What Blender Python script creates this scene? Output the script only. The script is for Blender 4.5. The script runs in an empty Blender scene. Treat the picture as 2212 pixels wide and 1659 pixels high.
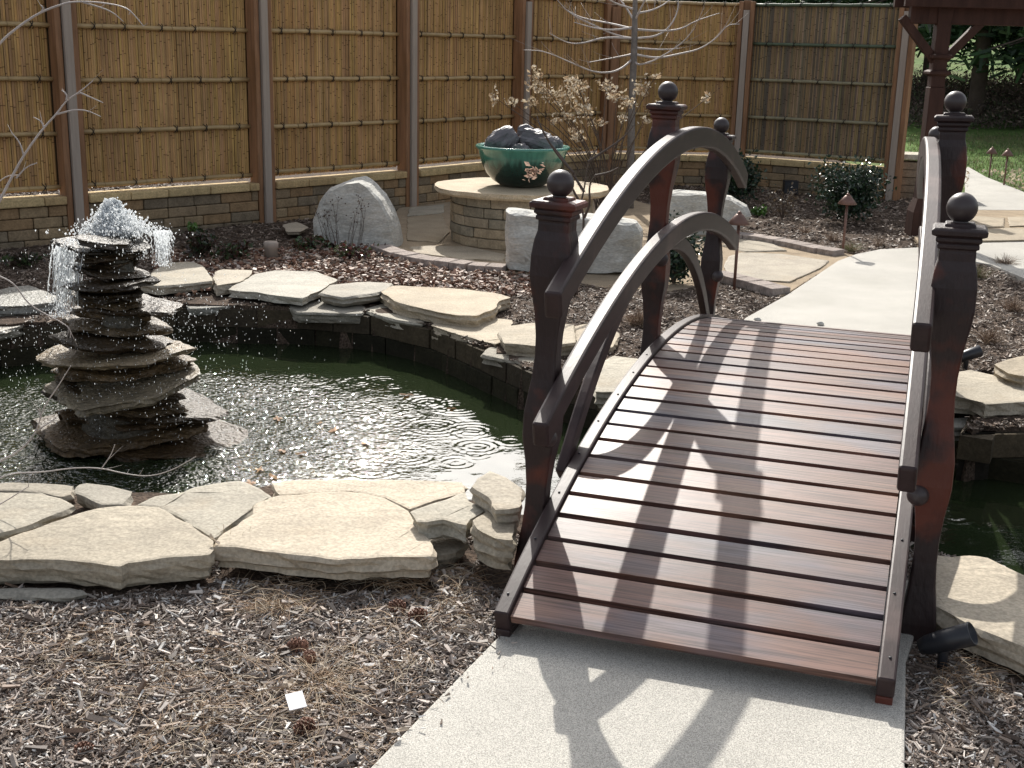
import bpy, bmesh, math, random
import numpy as np
from mathutils import Vector, Matrix, noise
random.seed(7); rng = np.random.default_rng(7)
PI = math.pi
S = bpy.context.scene
C = S.collection

# ------------------------------------------------------------------ camera
F_PX = 3750.0 / 1.38878                      # focal length in pixels of a 2212 px wide picture
PITCH, ROLL, H = 0.266152, 0.0247374, 1.62
cp, sp = math.cos(PITCH), math.sin(PITCH); cr, sr = math.cos(ROLL), math.sin(ROLL)
fw = np.array([0, cp, -sp]); up0 = np.array([0, sp, cp]); ri0 = np.array([1., 0, 0])
RI = cr*ri0 + sr*up0; UP = -sr*ri0 + cr*up0
M3 = np.array([RI, UP, fw]); EYE = np.array([0, 0, H])
cam = bpy.data.cameras.new('camera'); co = bpy.data.objects.new('camera', cam); C.objects.link(co)
mw = Matrix(((RI[0], UP[0], -fw[0], 0), (RI[1], UP[1], -fw[1], 0), (RI[2], UP[2], -fw[2], H), (0, 0, 0, 1)))
co.matrix_world = mw
cam.lens = 3750/3072*36; cam.sensor_width = 36; cam.clip_end = 500; cam.clip_start = .05
S.camera = co

# ------------------------------------------------------------------ light
SUN_EL, SUN_AZ = math.radians(37), math.radians(-5)
w = bpy.data.worlds.new('World'); S.world = w; w.use_nodes = True
nt = w.node_tree; bg = nt.nodes['Background']
sky = nt.nodes.new('ShaderNodeTexSky'); sky.sky_type = 'NISHITA'; sky.sun_disc = False
sky.sun_elevation = SUN_EL; sky.sun_rotation = SUN_AZ; sky.dust_density = 3.0; sky.air_density = 1.0
sky.ozone_density = .6
hs = nt.nodes.new('ShaderNodeHueSaturation'); hs.inputs['Saturation'].default_value = .38
nt.links.new(sky.outputs[0], hs.inputs['Color']); nt.links.new(hs.outputs[0], bg.inputs[0]); bg.inputs[1].default_value = 0.15
sl = bpy.data.lights.new('sun', 'SUN'); sl.energy = 4.2; sl.angle = math.radians(.53); sl.color = (1, .955, .88)
so = bpy.data.objects.new('sun', sl); C.objects.link(so)
sd = Vector((math.sin(SUN_AZ)*math.cos(SUN_EL), math.cos(SUN_AZ)*math.cos(SUN_EL), math.sin(SUN_EL)))
so.rotation_euler = sd.to_track_quat('Z', 'Y').to_euler(); so.location = (0, 6, 12)
S.view_settings.view_transform = 'Standard'; S.view_settings.look = 'None'
S.view_settings.exposure = 0.4; S.view_settings.gamma = 1.0

# ------------------------------------------------------------------ survey helpers: a sighting (x, y) to a point on a level plane / at a distance
def ray(x, y): return M3.T @ np.array([(x-1106)/F_PX, -(y-829.5)/F_PX, 1.])
def un(x, y, z=0.0):
    d = ray(x, y); p = EYE + d*(z-H)/d[2]; return Vector((p[0], p[1], z))
def atd(x, y, Z):
    p = EYE + ray(x, y)*Z; return Vector(p)
def aty(x, y, Y):
    d = ray(x, y); p = EYE + d*(Y/d[1]); return Vector(p)

# ------------------------------------------------------------------ materials
def lnk(nt, a, b): nt.links.new(a, b)
def mat(name, col=(.5, .5, .5), rough=.7, vcol=False, noise_amt=.25, noise_scale=8, nscale3=None, bump=.3, bump_scale=40,
        spec=.5, coat=0, transl=0, detail=6, fine=None, extra=None, metallic=0, bumpdist=.01):
    m = bpy.data.materials.new(name); m.use_nodes = True
    t = m.node_tree; N = t.nodes; b = N['Principled BSDF']
    b.inputs['Roughness'].default_value = rough; b.inputs['Specular IOR Level'].default_value = spec
    b.inputs['Coat Weight'].default_value = coat; b.inputs['Metallic'].default_value = metallic
    tc = N.new('ShaderNodeTexCoord'); mp = N.new('ShaderNodeMapping'); lnk(t, tc.outputs['Object'], mp.inputs[0])
    if nscale3: mp.inputs['Scale'].default_value = nscale3
    if vcol:
        a = N.new('ShaderNodeAttribute'); a.attribute_name = 'Col'; base = a.outputs['Color']
    else:
        a = N.new('ShaderNodeRGB'); a.outputs[0].default_value = (*col, 1); base = a.outputs[0]
    n1 = N.new('ShaderNodeTexNoise'); n1.inputs['Scale'].default_value = noise_scale; n1.inputs['Detail'].default_value = detail
    n1.inputs['Roughness'].default_value = .65
    lnk(t, mp.outputs[0], n1.inputs['Vector'])
    mr = N.new('ShaderNodeMapRange'); mr.inputs['From Min'].default_value = .3; mr.inputs['From Max'].default_value = .7
    mr.inputs['To Min'].default_value = 1-noise_amt; mr.inputs['To Max'].default_value = 1+noise_amt
    lnk(t, n1.outputs[0], mr.inputs['Value'])
    vm = N.new('ShaderNodeVectorMath'); vm.operation = 'SCALE'; lnk(t, base, vm.inputs[0]); lnk(t, mr.outputs[0], vm.inputs['Scale'])
    out = vm.outputs[0]
    if fine:                                   # (scale, amount) fine speckle
        n2 = N.new('ShaderNodeTexNoise'); n2.inputs['Scale'].default_value = fine[0]; n2.inputs['Detail'].default_value = 3
        lnk(t, mp.outputs[0], n2.inputs['Vector'])
        m2 = N.new('ShaderNodeMapRange'); m2.inputs['From Min'].default_value = .35; m2.inputs['From Max'].default_value = .65
        m2.inputs['To Min'].default_value = 1-fine[1]; m2.inputs['To Max'].default_value = 1+fine[1]
        lnk(t, n2.outputs[0], m2.inputs['Value'])
        v2 = N.new('ShaderNodeVectorMath'); v2.operation = 'SCALE'; lnk(t, out, v2.inputs[0]); lnk(t, m2.outputs[0], v2.inputs['Scale']); out = v2.outputs[0]
    if extra: out = extra(t, mp, out, b)
    lnk(t, out, b.inputs['Base Color'])
    if bump:
        nb = N.new('ShaderNodeTexNoise'); nb.inputs['Scale'].default_value = bump_scale; nb.inputs['Detail'].default_value = 8
        lnk(t, mp.outputs[0], nb.inputs['Vector'])
        bp = N.new('ShaderNodeBump'); bp.inputs['Strength'].default_value = bump; bp.inputs['Distance'].default_value = bumpdist
        lnk(t, nb.outputs[0], bp.inputs['Height']); lnk(t, bp.outputs[0], b.inputs['Normal'])
    if transl:
        tr = N.new('ShaderNodeBsdfTranslucent'); lnk(t, out, tr.inputs[0])
        mx = N.new('ShaderNodeMixShader'); mx.inputs[0].default_value = transl
        lnk(t, b.outputs[0], mx.inputs[1]); lnk(t, tr.outputs[0], mx.inputs[2]); lnk(t, mx.outputs[0], N['Material Output'].inputs[0])
    return m

def ramp_mix(t, fac, c_in, col, lo, hi, fmax=1.0):
    N = t.nodes
    mr = N.new('ShaderNodeMapRange'); mr.inputs['From Min'].default_value = lo; mr.inputs['From Max'].default_value = hi
    mr.inputs['To Max'].default_value = fmax
    lnk(t, fac, mr.inputs['Value'])
    mx = N.new('ShaderNodeMix'); mx.data_type = 'RGBA'; lnk(t, mr.outputs[0], mx.inputs[0]); lnk(t, c_in, mx.inputs[6])
    mx.inputs[7].default_value = (*col, 1)
    return mx.outputs[2]

def deck_extra(t, mp, out, b):
    N = t.nodes; tc = N.new('ShaderNodeTexCoord')
    # stain worn to a bluish grey in broad patches, red brown showing through elsewhere
    m2 = N.new('ShaderNodeMapping'); m2.inputs['Scale'].default_value = (5, 1.2, 1); lnk(t, tc.outputs['Object'], m2.inputs[0])
    n = N.new('ShaderNodeTexNoise'); n.inputs['Scale'].default_value = 1.6; n.inputs['Detail'].default_value = 3; lnk(t, m2.outputs[0], n.inputs[0])
    o = ramp_mix(t, n.outputs[0], out, (.105, .115, .155), .5, .64, .6)
    n2 = N.new('ShaderNodeTexNoise'); n2.inputs['Scale'].default_value = 2.3; n2.inputs['Detail'].default_value = 2
    m3 = N.new('ShaderNodeMapping'); m3.inputs['Location'].default_value = (7, 3, 0); m3.inputs['Scale'].default_value = (3, 1, 1)
    lnk(t, tc.outputs['Object'], m3.inputs[0]); lnk(t, m3.outputs[0], n2.inputs[0])
    o = ramp_mix(t, n2.outputs[0], o, (.24, .13, .08), .52, .7, .6)
    # knots
    m4 = N.new('ShaderNodeMapping'); m4.inputs['Scale'].default_value = (9, 4.2, 1); lnk(t, tc.outputs['Object'], m4.inputs[0])
    v = N.new('ShaderNodeTexVoronoi'); v.inputs['Scale'].default_value = .55; lnk(t, m4.outputs[0], v.inputs[0])
    mr = N.new('ShaderNodeMapRange'); mr.inputs['From Min'].default_value = .045; mr.inputs['From Max'].default_value = .13
    mr.inputs['To Min'].default_value = .35; lnk(t, v.outputs['Distance'], mr.inputs['Value'])
    vm = N.new('ShaderNodeVectorMath'); vm.operation = 'SCALE'; lnk(t, o, vm.inputs[0]); lnk(t, mr.outputs[0], vm.inputs['Scale'])
    # long fine grain lines
    m5 = N.new('ShaderNodeMapping'); m5.inputs['Scale'].default_value = (105, 1.5, 20); lnk(t, tc.outputs['Object'], m5.inputs[0])
    g = N.new('ShaderNodeTexNoise'); g.inputs['Scale'].default_value = 2.2; g.inputs['Detail'].default_value = 5; g.inputs['Distortion'].default_value = .6
    lnk(t, m5.outputs[0], g.inputs[0])
    r = N.new('ShaderNodeMapRange'); r.inputs['From Min'].default_value = .35; r.inputs['From Max'].default_value = .6
    r.inputs['To Min'].default_value = .42; r.inputs['To Max'].default_value = 1.25; lnk(t, g.outputs[0], r.inputs['Value'])
    v2 = N.new('ShaderNodeVectorMath'); v2.operation = 'SCALE'; lnk(t, vm.outputs[0], v2.inputs[0]); lnk(t, r.outputs[0], v2.inputs['Scale'])
    rr = N.new('ShaderNodeMapRange'); rr.inputs['To Min'].default_value = .36; rr.inputs['To Max'].default_value = .55; lnk(t, n.outputs[0], rr.inputs['Value'])
    lnk(t, rr.outputs[0], b.inputs['Roughness'])
    return v2.outputs[0]

def stain_extra(col, lo=.55, hi=.75, sc=3, amt=.7, s3=(1, 1, 1)):
    def f(t, mp, out, b):
        N = t.nodes; tc = N.new('ShaderNodeTexCoord'); m2 = N.new('ShaderNodeMapping'); m2.inputs['Scale'].default_value = s3
        m2.inputs['Location'].default_value = (3.3, 1.7, 5.1)
        lnk(t, tc.outputs['Object'], m2.inputs[0])
        n = N.new('ShaderNodeTexNoise'); n.inputs['Scale'].default_value = sc; n.inputs['Detail'].default_value = 5; lnk(t, m2.outputs[0], n.inputs[0])
        return ramp_mix(t, n.outputs[0], out, col, lo, hi, amt)
    return f

def strata_extra(t, mp, out, b):
    N = t.nodes; tc = N.new('ShaderNodeTexCoord')
    m2 = N.new('ShaderNodeMapping'); m2.inputs['Scale'].default_value = (1, 1, 18); lnk(t, tc.outputs['Object'], m2.inputs[0])
    n = N.new('ShaderNodeTexNoise'); n.inputs['Scale'].default_value = 3; n.inputs['Detail'].default_value = 6; lnk(t, m2.outputs[0], n.inputs[0])
    o = ramp_mix(t, n.outputs[0], out, (.34, .24, .13), .55, .8, .45)
    m3 = N.new('ShaderNodeMapping'); m3.inputs['Rotation'].default_value = (0, 0, .5); m3.inputs['Scale'].default_value = (2.2, 14, 2); lnk(t, tc.outputs['Object'], m3.inputs[0])
    n3 = N.new('ShaderNodeTexNoise'); n3.inputs['Scale'].default_value = 2; n3.inputs['Detail'].default_value = 5; n3.inputs['Distortion'].default_value = .8; lnk(t, m3.outputs[0], n3.inputs[0])
    o = ramp_mix(t, n3.outputs[0], o, (.24, .2, .15), .6, .72, .22)
    return o

MT = {}
MT['mulch'] = mat('mulch', (.085, .062, .047), .95, noise_amt=.5, noise_scale=14, bump=.9, bump_scale=60, fine=(90, .5), spec=.1)
MT['chips'] = mat('wood_chips', vcol=True, rough=.6, noise_amt=.25, noise_scale=30, bump=0, spec=.3)
MT['concrete'] = mat('concrete', (.43, .412, .37), .8, noise_amt=.13, noise_scale=1.3, fine=(340, .4), bump=.35, bump_scale=380, bumpdist=.003, spec=.3, extra=stain_extra((.33, .31, .265), .52, .75, 1.6, .45))
MT['flag'] = mat('flagstone', vcol=True, rough=.8, noise_amt=.18, noise_scale=5, fine=(95, .17), bump=.6, bump_scale=22, extra=strata_extra, spec=.3, bumpdist=.012)
MT['wet'] = mat('wet_stone', vcol=True, rough=.38, noise_amt=.4, noise_scale=7, fine=(50, .25), bump=1, bump_scale=45, spec=.4, bumpdist=.02)
MT['block'] = mat('wall_block', vcol=True, rough=.9, noise_amt=.25, noise_scale=12, fine=(70, .15), bump=.7, bump_scale=40, spec=.2)
MT['rock'] = mat('grey_rock', (.5, .49, .45), .85, noise_amt=.22, noise_scale=5, nscale3=(1, 1, 2.5), fine=(40, .12), bump=.8, bump_scale=12, spec=.25, bumpdist=.02)
MT['bamboo'] = mat('bamboo', vcol=True, rough=.6, noise_amt=.28, noise_scale=5, nscale3=(1, 1, .4), bump=.2, spec=.2)
MT['bpole'] = mat('bamboo_pole', vcol=True, rough=.45, noise_amt=.2, noise_scale=8, bump=.1, spec=.4)
MT['cedar'] = mat('cedar', (.28, .15, .08), .7, noise_amt=.4, noise_scale=3, nscale3=(6, 6, .6), bump=.3, bump_scale=20, spec=.3, extra=stain_extra((.24, .12, .045), .5, .7, 2, .6, (2, 2, 1)))
MT['greywood'] = mat('grey_wood', (.37, .31, .26), .8, noise_amt=.15, noise_scale=3, nscale3=(8, 8, .6), bump=.2, bump_scale=20, spec=.3)
MT['tie'] = mat('tie', (.02, .016, .014), .8, bump=0)
MT['bridge'] = mat('bridge_wood', (.026, .014, .014), .5, noise_amt=.35, noise_scale=4, nscale3=(3, 3, 1), bump=.3, bump_scale=30, spec=.45, extra=stain_extra((.13, .030, .016), .5, .6, 4, .8))
MT['rail'] = mat('rail_wood', (.036, .021, .021), .5, noise_amt=.3, noise_scale=5, nscale3=(1, 6, 6), bump=.12, bump_scale=25, bumpdist=.003, spec=.35, extra=stain_extra((.13, .085, .075), .55, .7, 4, .6))
MT['ball'] = mat('ball_finial', (.05, .038, .038), .42, noise_amt=.2, bump=.1, bump_scale=60, spec=.5)
MT['deck'] = mat('deck_wood', vcol=True, rough=.45, noise_amt=.12, noise_scale=3, nscale3=(3, 1, 1), bump=.35, bump_scale=3, extra=deck_extra, spec=.5, bumpdist=.004)
MT['dark_plastic'] = mat('black_plastic', (.02, .022, .028), .4, bump=0)
MT['copper'] = mat('brown_metal', (.17, .095, .075), .45, noise_amt=.2, bump=.05, metallic=.35)
MT['glaze'] = None
MT['bark'] = mat('bark', (.19, .17, .155), .8, noise_amt=.3, noise_scale=20, bump=.4, bump_scale=60)
MT['twig'] = mat('twig', (.45, .40, .37), .55, noise_amt=.2, bump=0)
MT['twig_dark'] = mat('dark_twig', (.09, .065, .05), .7, noise_amt=.2, bump=0)
MT['dryleaf'] = mat('dry_leaf', vcol=True, rough=.6, noise_amt=.15, bump=0, transl=.35)
MT['leaf'] = mat('green_leaf', vcol=True, rough=.28, noise_amt=.15, bump=0, transl=.1, spec=.6)
MT['needle'] = mat('conifer_needle', vcol=True, rough=.6, noise_amt=.3, noise_scale=1, bump=0, transl=.15)
MT['pbark'] = mat('pine_bark', (.12, .09, .075), .9, noise_amt=.3, noise_scale=4, bump=.6, bump_scale=15)
MT['grass'] = mat('grass_blade', vcol=True, rough=.6, bump=0, transl=.3)
MT['lawn'] = mat('lawn', (.10, .165, .045), .95, noise_amt=.45, noise_scale=.5, fine=(25, .35), bump=.6, bump_scale=20, spec=.1, extra=stain_extra((.16, .13, .07), .5, .68, .35, .6))
MT['sand'] = mat('sand', (.34, .27, .19), .95, noise_amt=.2, noise_scale=6, fine=(140, .3), bump=.6, bump_scale=120, spec=.1, bumpdist=.004)
MT['liner'] = mat('pond_mud', (.012, .016, .01), .8, bump=.3)
MT['foam'] = mat('foam', (.95, .96, .96), .12, noise_amt=.05, bump=1, bump_scale=60, spec=.6, bumpdist=.02)
MT['white'] = mat('white_card', (.85, .85, .88), .6, noise_amt=.03, bump=0)
MT['cone'] = mat('pine_cone', vcol=True, rough=.8, noise_amt=.2, bump=0)
MT['pergola'] = mat('pergola_wood', (.052, .024, .017), .7, noise_amt=.35, noise_scale=3, nscale3=(5, 5, .7), bump=.25, bump_scale=20, spec=.25)
MT['bowlrock'] = mat('banded_rock', (.13, .12, .13), .5, noise_amt=.5, noise_scale=4, nscale3=(1, 1, 7), bump=.4, bump_scale=20)

def glaze():
    m = bpy.data.materials.new('teal_glaze'); m.use_nodes = True; t = m.node_tree; N = t.nodes; b = N['Principled BSDF']
    tc = N.new('ShaderNodeTexCoord'); sx = N.new('ShaderNodeSeparateXYZ'); lnk(t, tc.outputs['Object'], sx.inputs[0])
    mp = N.new('ShaderNodeMapping'); mp.inputs['Scale'].default_value = (16, 16, 2); lnk(t, tc.outputs['Object'], mp.inputs[0])
    n = N.new('ShaderNodeTexNoise'); n.inputs['Scale'].default_value = 2; n.inputs['Detail'].default_value = 5; lnk(t, mp.outputs[0], n.inputs[0])
    ma = N.new('ShaderNodeMath'); ma.operation = 'MULTIPLY_ADD'; ma.inputs[1].default_value = .16; lnk(t, n.outputs[0], ma.inputs[0]); lnk(t, sx.outputs[2], ma.inputs[2])
    cr_ = N.new('ShaderNodeValToRGB'); e = cr_.color_ramp.elements
    e[0].position = .17; e[0].color = (.004, .02, .016, 1); e[1].position = .42; e[1].color = (.075, .27, .21, 1)
    x = e.new(.26); x.color = (.009, .045, .034, 1); x = e.new(.32); x.color = (.045, .17, .13, 1)
    lnk(t, ma.outputs[0], cr_.inputs[0]); lnk(t, cr_.outputs[0], b.inputs['Base Color'])
    b.inputs['Roughness'].default_value = .18; b.inputs['Coat Weight'].default_value = .3
    return m
MT['glaze'] = glaze()

def water_mat():
    m = bpy.data.materials.new('pond_water'); m.use_nodes = True; t = m.node_tree; N = t.nodes; b = N['Principled BSDF']
    b.inputs['Base Color'].default_value = (.017, .025, .011, 1); b.inputs['Roughness'].default_value = .02; b.inputs['IOR'].default_value = 1.65
    tc = N.new('ShaderNodeTexCoord'); n = N.new('ShaderNodeTexNoise'); n.inputs['Scale'].default_value = 22; n.inputs['Detail'].default_value = 3
    mp = N.new('ShaderNodeMapping'); mp.inputs['Scale'].default_value = (.7, 1.2, 1); lnk(t, tc.outputs['Object'], mp.inputs[0]); lnk(t, mp.outputs[0], n.inputs[0])
    bp = N.new('ShaderNodeBump'); bp.inputs['Strength'].default_value = .05; bp.inputs['Distance'].default_value = .01
    lnk(t, n.outputs[0], bp.inputs['Height'])
    # fine chop that dies away from the fountain
    vd = N.new('ShaderNodeVectorMath'); vd.operation = 'DISTANCE'; vd.inputs[1].default_value = (FOUNT[0], FOUNT[1], WZ); lnk(t, tc.outputs['Object'], vd.inputs[0])
    mr = N.new('ShaderNodeMapRange'); mr.interpolation_type = 'SMOOTHSTEP'; mr.inputs['From Min'].default_value = .3; mr.inputs['From Max'].default_value = 1.75
    mr.inputs['To Min'].default_value = 1; mr.inputs['To Max'].default_value = .012; lnk(t, vd.outputs['Value'], mr.inputs['Value'])
    n2 = N.new('ShaderNodeTexNoise'); n2.inputs['Scale'].default_value = 38; n2.inputs['Detail'].default_value = 1.5; lnk(t, tc.outputs['Object'], n2.inputs[0])
    b2 = N.new('ShaderNodeBump'); b2.inputs['Distance'].default_value = .027; lnk(t, mr.outputs[0], b2.inputs['Strength']); lnk(t, n2.outputs[0], b2.inputs['Height'])
    lnk(t, bp.outputs[0], b2.inputs['Normal']); lnk(t, b2.outputs[0], b.inputs['Normal'])
    return m
WZ = -.25
FOUNT = atd(276, 900, 5.95)
MT['water'] = water_mat()
def drop_mat():
    m = bpy.data.materials.new('falling_drops'); m.use_nodes = True; b = m.node_tree.nodes['Principled BSDF']
    b.inputs['Base Color'].default_value = (.92, .95, .97, 1); b.inputs['Roughness'].default_value = .08
    b.inputs['Transmission Weight'].default_value = .35; b.inputs['IOR'].default_value = 1.33
    return m
MT['drop'] = drop_mat()
for k_ in ('drop', 'foam'):
    t_ = MT[k_].node_tree; tr_ = t_.nodes.new('ShaderNodeBsdfTranslucent'); tr_.inputs[0].default_value = (.97, .99, 1, 1)
    mx_ = t_.nodes.new('ShaderNodeMixShader'); mx_.inputs[0].default_value = .8
    lnk(t_, t_.nodes['Principled BSDF'].outputs[0], mx_.inputs[1]); lnk(t_, tr_.outputs[0], mx_.inputs[2]); lnk(t_, mx_.outputs[0], t_.nodes['Material Output'].inputs[0])

# ------------------------------------------------------------------ mesh helpers
def vc(c, j=.0):
    if j: k = 1 + random.uniform(-j, j); return (c[0]*k, c[1]*k, c[2]*k)
    return c
class MB:
    def __init__(s): s.v = []; s.f = []; s.c = []; s.sm = []
    def add(s, vs, fs, c=(1, 1, 1), smooth=False):
        o = len(s.v); s.v += [tuple(p) for p in vs]
        for f in fs: s.f.append(tuple(i+o for i in f)); s.c.append(c); s.sm.append(smooth)
    def box(s, c, d, col=(1, 1, 1), M=None):
        x, y, z = d[0]/2, d[1]/2, d[2]/2
        P = [Vector((a*x, b*y, e*z)) for e in (-1, 1) for a, b in ((-1, -1), (1, -1), (1, 1), (-1, 1))]
        if M is not None: P = [M @ p for p in P]
        s.add([p+Vector(c) for p in P], [(0, 3, 2, 1), (4, 5, 6, 7), (0, 1, 5, 4), (1, 2, 6, 5), (2, 3, 7, 6), (3, 0, 4, 7)], col)
    def tube(s, pts, rad, n=6, col=(1, 1, 1), cap=True, smooth=True):
        pts = [Vector(p) for p in pts]
        if not hasattr(rad, '__len__'): rad = [rad]*len(pts)
        rings = []; pu = None
        for i, p in enumerate(pts):
            d = (pts[min(i+1, len(pts)-1)] - pts[max(i-1, 0)])
            if d.length < 1e-9: d = Vector((0, 0, 1))
            d.normalize()
            u = (pu - d*pu.dot(d)) if pu is not None else d.orthogonal()
            if u.length < 1e-6: u = d.orthogonal()
            u.normalize(); pu = u; v_ = d.cross(u)
            rings.append([p + (u*math.cos(2*PI*k/n) + v_*math.sin(2*PI*k/n))*rad[i] for k in range(n)])
        vs = [q for r in rings for q in r]; fs = []
        for i in range(len(pts)-1):
            for k in range(n): fs.append((i*n+k, i*n+(k+1) % n, (i+1)*n+(k+1) % n, (i+1)*n+k))
        if cap: fs.append(tuple(range(n-1, -1, -1))); fs.append(tuple((len(pts)-1)*n+k for k in range(n)))
        s.add(vs, fs, col, smooth)
    def lathe(s, prof, n=24, c=(0, 0, 0), col=(1, 1, 1), square=False, smooth=True, M=None):
        vs = []; c = Vector(c)
        for r, z in prof:
            if square:
                ring = [(r, -r), (r, r), (-r, r), (-r, -r)]
                vs += [Vector((a, b, z)) for a, b in ring]
            else: vs += [Vector((r*math.cos(2*PI*k/n), r*math.sin(2*PI*k/n), z)) for k in range(n)]
        if square: n = 4
        if M is not None: vs = [M @ p for p in vs]
        fs = [(i*n+k, i*n+(k+1) % n, (i+1)*n+(k+1) % n, (i+1)*n+k) for i in range(len(prof)-1) for k in range(n)]
        fs.append(tuple(range(n-1, -1, -1))); fs.append(tuple((len(prof)-1)*n+k for k in range(n)))
        s.add([p+c for p in vs], fs, col, smooth and not square)
    def sphere(s, c, r, n=20, m=12, col=(1, 1, 1), sc=(1, 1, 1)):
        vs = [Vector((0, 0, -r*sc[2]))]
        for i in range(1, m):
            a = -PI/2 + PI*i/m
            vs += [Vector((r*sc[0]*math.cos(a)*math.cos(2*PI*k/n), r*sc[1]*math.cos(a)*math.sin(2*PI*k/n), r*sc[2]*math.sin(a))) for k in range(n)]
        vs.append(Vector((0, 0, r*sc[2])))
        fs = [(0, 1+(k+1) % n, 1+k) for k in range(n)]
        for i in range(m-2):
            for k in range(n): fs.append((1+i*n+k, 1+i*n+(k+1) % n, 1+(i+1)*n+(k+1) % n, 1+(i+1)*n+k))
        T = len(vs)-1; fs += [(T, 1+(m-2)*n+k, 1+(m-2)*n+(k+1) % n) for k in range(n)]
        s.add([p+Vector(c) for p in vs], fs, col, True)
    def build(s, name, m, parent=None, loc=None, bevel=0):
        me = bpy.data.meshes.new(name); off = Vector(loc) if loc is not None else Vector((0, 0, 0))
        me.from_pydata([(p[0]-off[0], p[1]-off[1], p[2]-off[2]) for p in s.v], [], s.f)
        me.polygons.foreach_set('use_smooth', s.sm)
        a = me.attributes.new('Col', 'FLOAT_COLOR', 'FACE')
        a.data.foreach_set('color', np.array([(*c, 1) for c in s.c], dtype=np.float32).ravel())
        me.materials.append(m); me.update()
        o = bpy.data.objects.new(name, me); C.objects.link(o); o.location = off
        if parent is not None: o.parent = parent
        if bevel:
            bv = o.modifiers.new('bevel', 'BEVEL'); bv.width = bevel; bv.segments = 2; bv.limit_method = 'ANGLE'; bv.angle_limit = math.radians(40)
        return o
def tag(o, label=None, cat=None, group=None, kind=None):
    if label: o['label'] = label
    if cat: o['category'] = cat
    if group: o['group'] = group
    if kind: o['kind'] = kind
    return o
def thing(name, label, cat, loc=(0, 0, 0), rz=0, group=None):
    o = bpy.data.objects.new(name, None); C.objects.link(o); o.location = loc; o.rotation_euler = (0, 0, rz)
    o.empty_display_size = .1
    return tag(o, label, cat, group)
def dup(root, loc, rz=0, label=None, sc=1.0):
    r = root.copy(); C.objects.link(r); r.location = loc; r.rotation_euler = (0, 0, rz); r.scale = (sc,)*3
    if label: r['label'] = label
    for ch in list(root.children):
        c = ch.copy(); C.objects.link(c); c.parent = r
        for g in list(ch.children):
            d = g.copy(); C.objects.link(d); d.parent = c
    return r
def np_mesh(name, V, Q, cols, m, smooth=False):
    """V (n,3), Q (f,k) faces all of k corners, cols (f,3)"""
    me = bpy.data.meshes.new(name); nf, k = Q.shape
    me.vertices.add(len(V)); me.vertices.foreach_set('co', V.astype(np.float32).ravel())
    me.loops.add(nf*k); me.loops.foreach_set('vertex_index', Q.astype(np.int32).ravel())
    me.polygons.add(nf); me.polygons.foreach_set('loop_start', np.arange(nf, dtype=np.int32)*k)
    me.polygons.foreach_set('use_smooth', np.full(nf, smooth))
    if cols is not None:
        a = me.attributes.new('Col', 'FLOAT_COLOR', 'FACE')
        a.data.foreach_set('color', np.c_[cols, np.ones(nf)].astype(np.float32).ravel())
    me.materials.append(m); me.update(calc_edges=True); me.validate()
    o = bpy.data.objects.new(name, me); C.objects.link(o); return o
def pip(P, poly):
    x, y = P[:, 0], P[:, 1]; ins = np.zeros(len(P), bool); n = len(poly); j = n-1
    for i in range(n):
        xi, yi = poly[i][0], poly[i][1]; xj, yj = poly[j][0], poly[j][1]
        cnd = ((yi > y) != (yj > y)) & (x < (xj-xi)*(y-yi)/(yj-yi+1e-12)+xi)
        ins ^= cnd; j = i
    return ins
def fbm(p, o=4): return noise.fractal(Vector(p), 1.0, 2.0, o)

# ------------------------------------------------------------------ outlines on the ground
def upts(l, z=0): return [un(x, y, z) for x, y in l]
pond = [Vector(p) for p in upts([(-260, 720), (-60, 705), (150, 690), (380, 655), (640, 660), (800, 672), (930, 700), (1040, 745), (1150, 795), (1290, 826), (1420, 855)])]
pond += [Vector(p) for p in [(2.05, 6.0, 0), (2.6, 6.55, 0)]] + upts([(2075, 925), (2260, 922), (2420, 940)]) + [Vector((4.6, 5.6, 0)), Vector((3.6, 4.6, 0))]
pond += upts([(2260, 1300), (2130, 1240), (2010, 1215)]) + [Vector((.9, 4.05, 0)), Vector((.5, 4.2, 0))]
pond += upts([(1120, 1130), (1000, 1085), (700, 1060), (590, 1062), (420, 1075), (280, 1085), (100, 1080), (-120, 1075)]) + [Vector((-3.6, 5.2, 0))]
path_near = [Vector(p) for p in [(-.78, .2, 0), (-.5, 2.0, 0), (-.294, 2.475, 0), (-.01, 3.15, 0), (.13, 3.5, 0), (.24, 3.9, 0), (1.3, 3.55, 0), (1.072, 3.04, 0), (.918, 2.53, 0), (.78, 1.5, 0), (.68, .2, 0)]]
path_far = upts([(1590, 712), (1610, 690), (1700, 640), (1810, 566), (1850, 551), (1900, 541), (1985, 537)]) + [Vector(p) for p in upts([(2100, 528), (2230, 520), (2400, 510), (2460, 560)])] \
    + upts([(2212, 604), (2140, 574), (2095, 566), (2060, 592), (2030, 650), (2002, 740)]) + [Vector((1.5, 6.65, 0))]
patio = upts([(800, 530), (822, 545), (900, 566), (1000, 580), (1095, 588), (1300, 620), (1450, 628), (1560, 605), (1690, 640), (1810, 566), (1850, 551), (1650, 515), (1580, 500), (1500, 470), (1330, 420), (1080, 405), (960, 425), (860, 450)])
band = upts([(1990, 536), (1975, 515), (2085, 455), (2300, 455), (2400, 505), (2230, 520), (2100, 528)])
path_back = upts([(2085, 457), (2083, 372), (2090, 362), (2130, 385), (2212, 418), (2330, 450), (2300, 458)])

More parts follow.
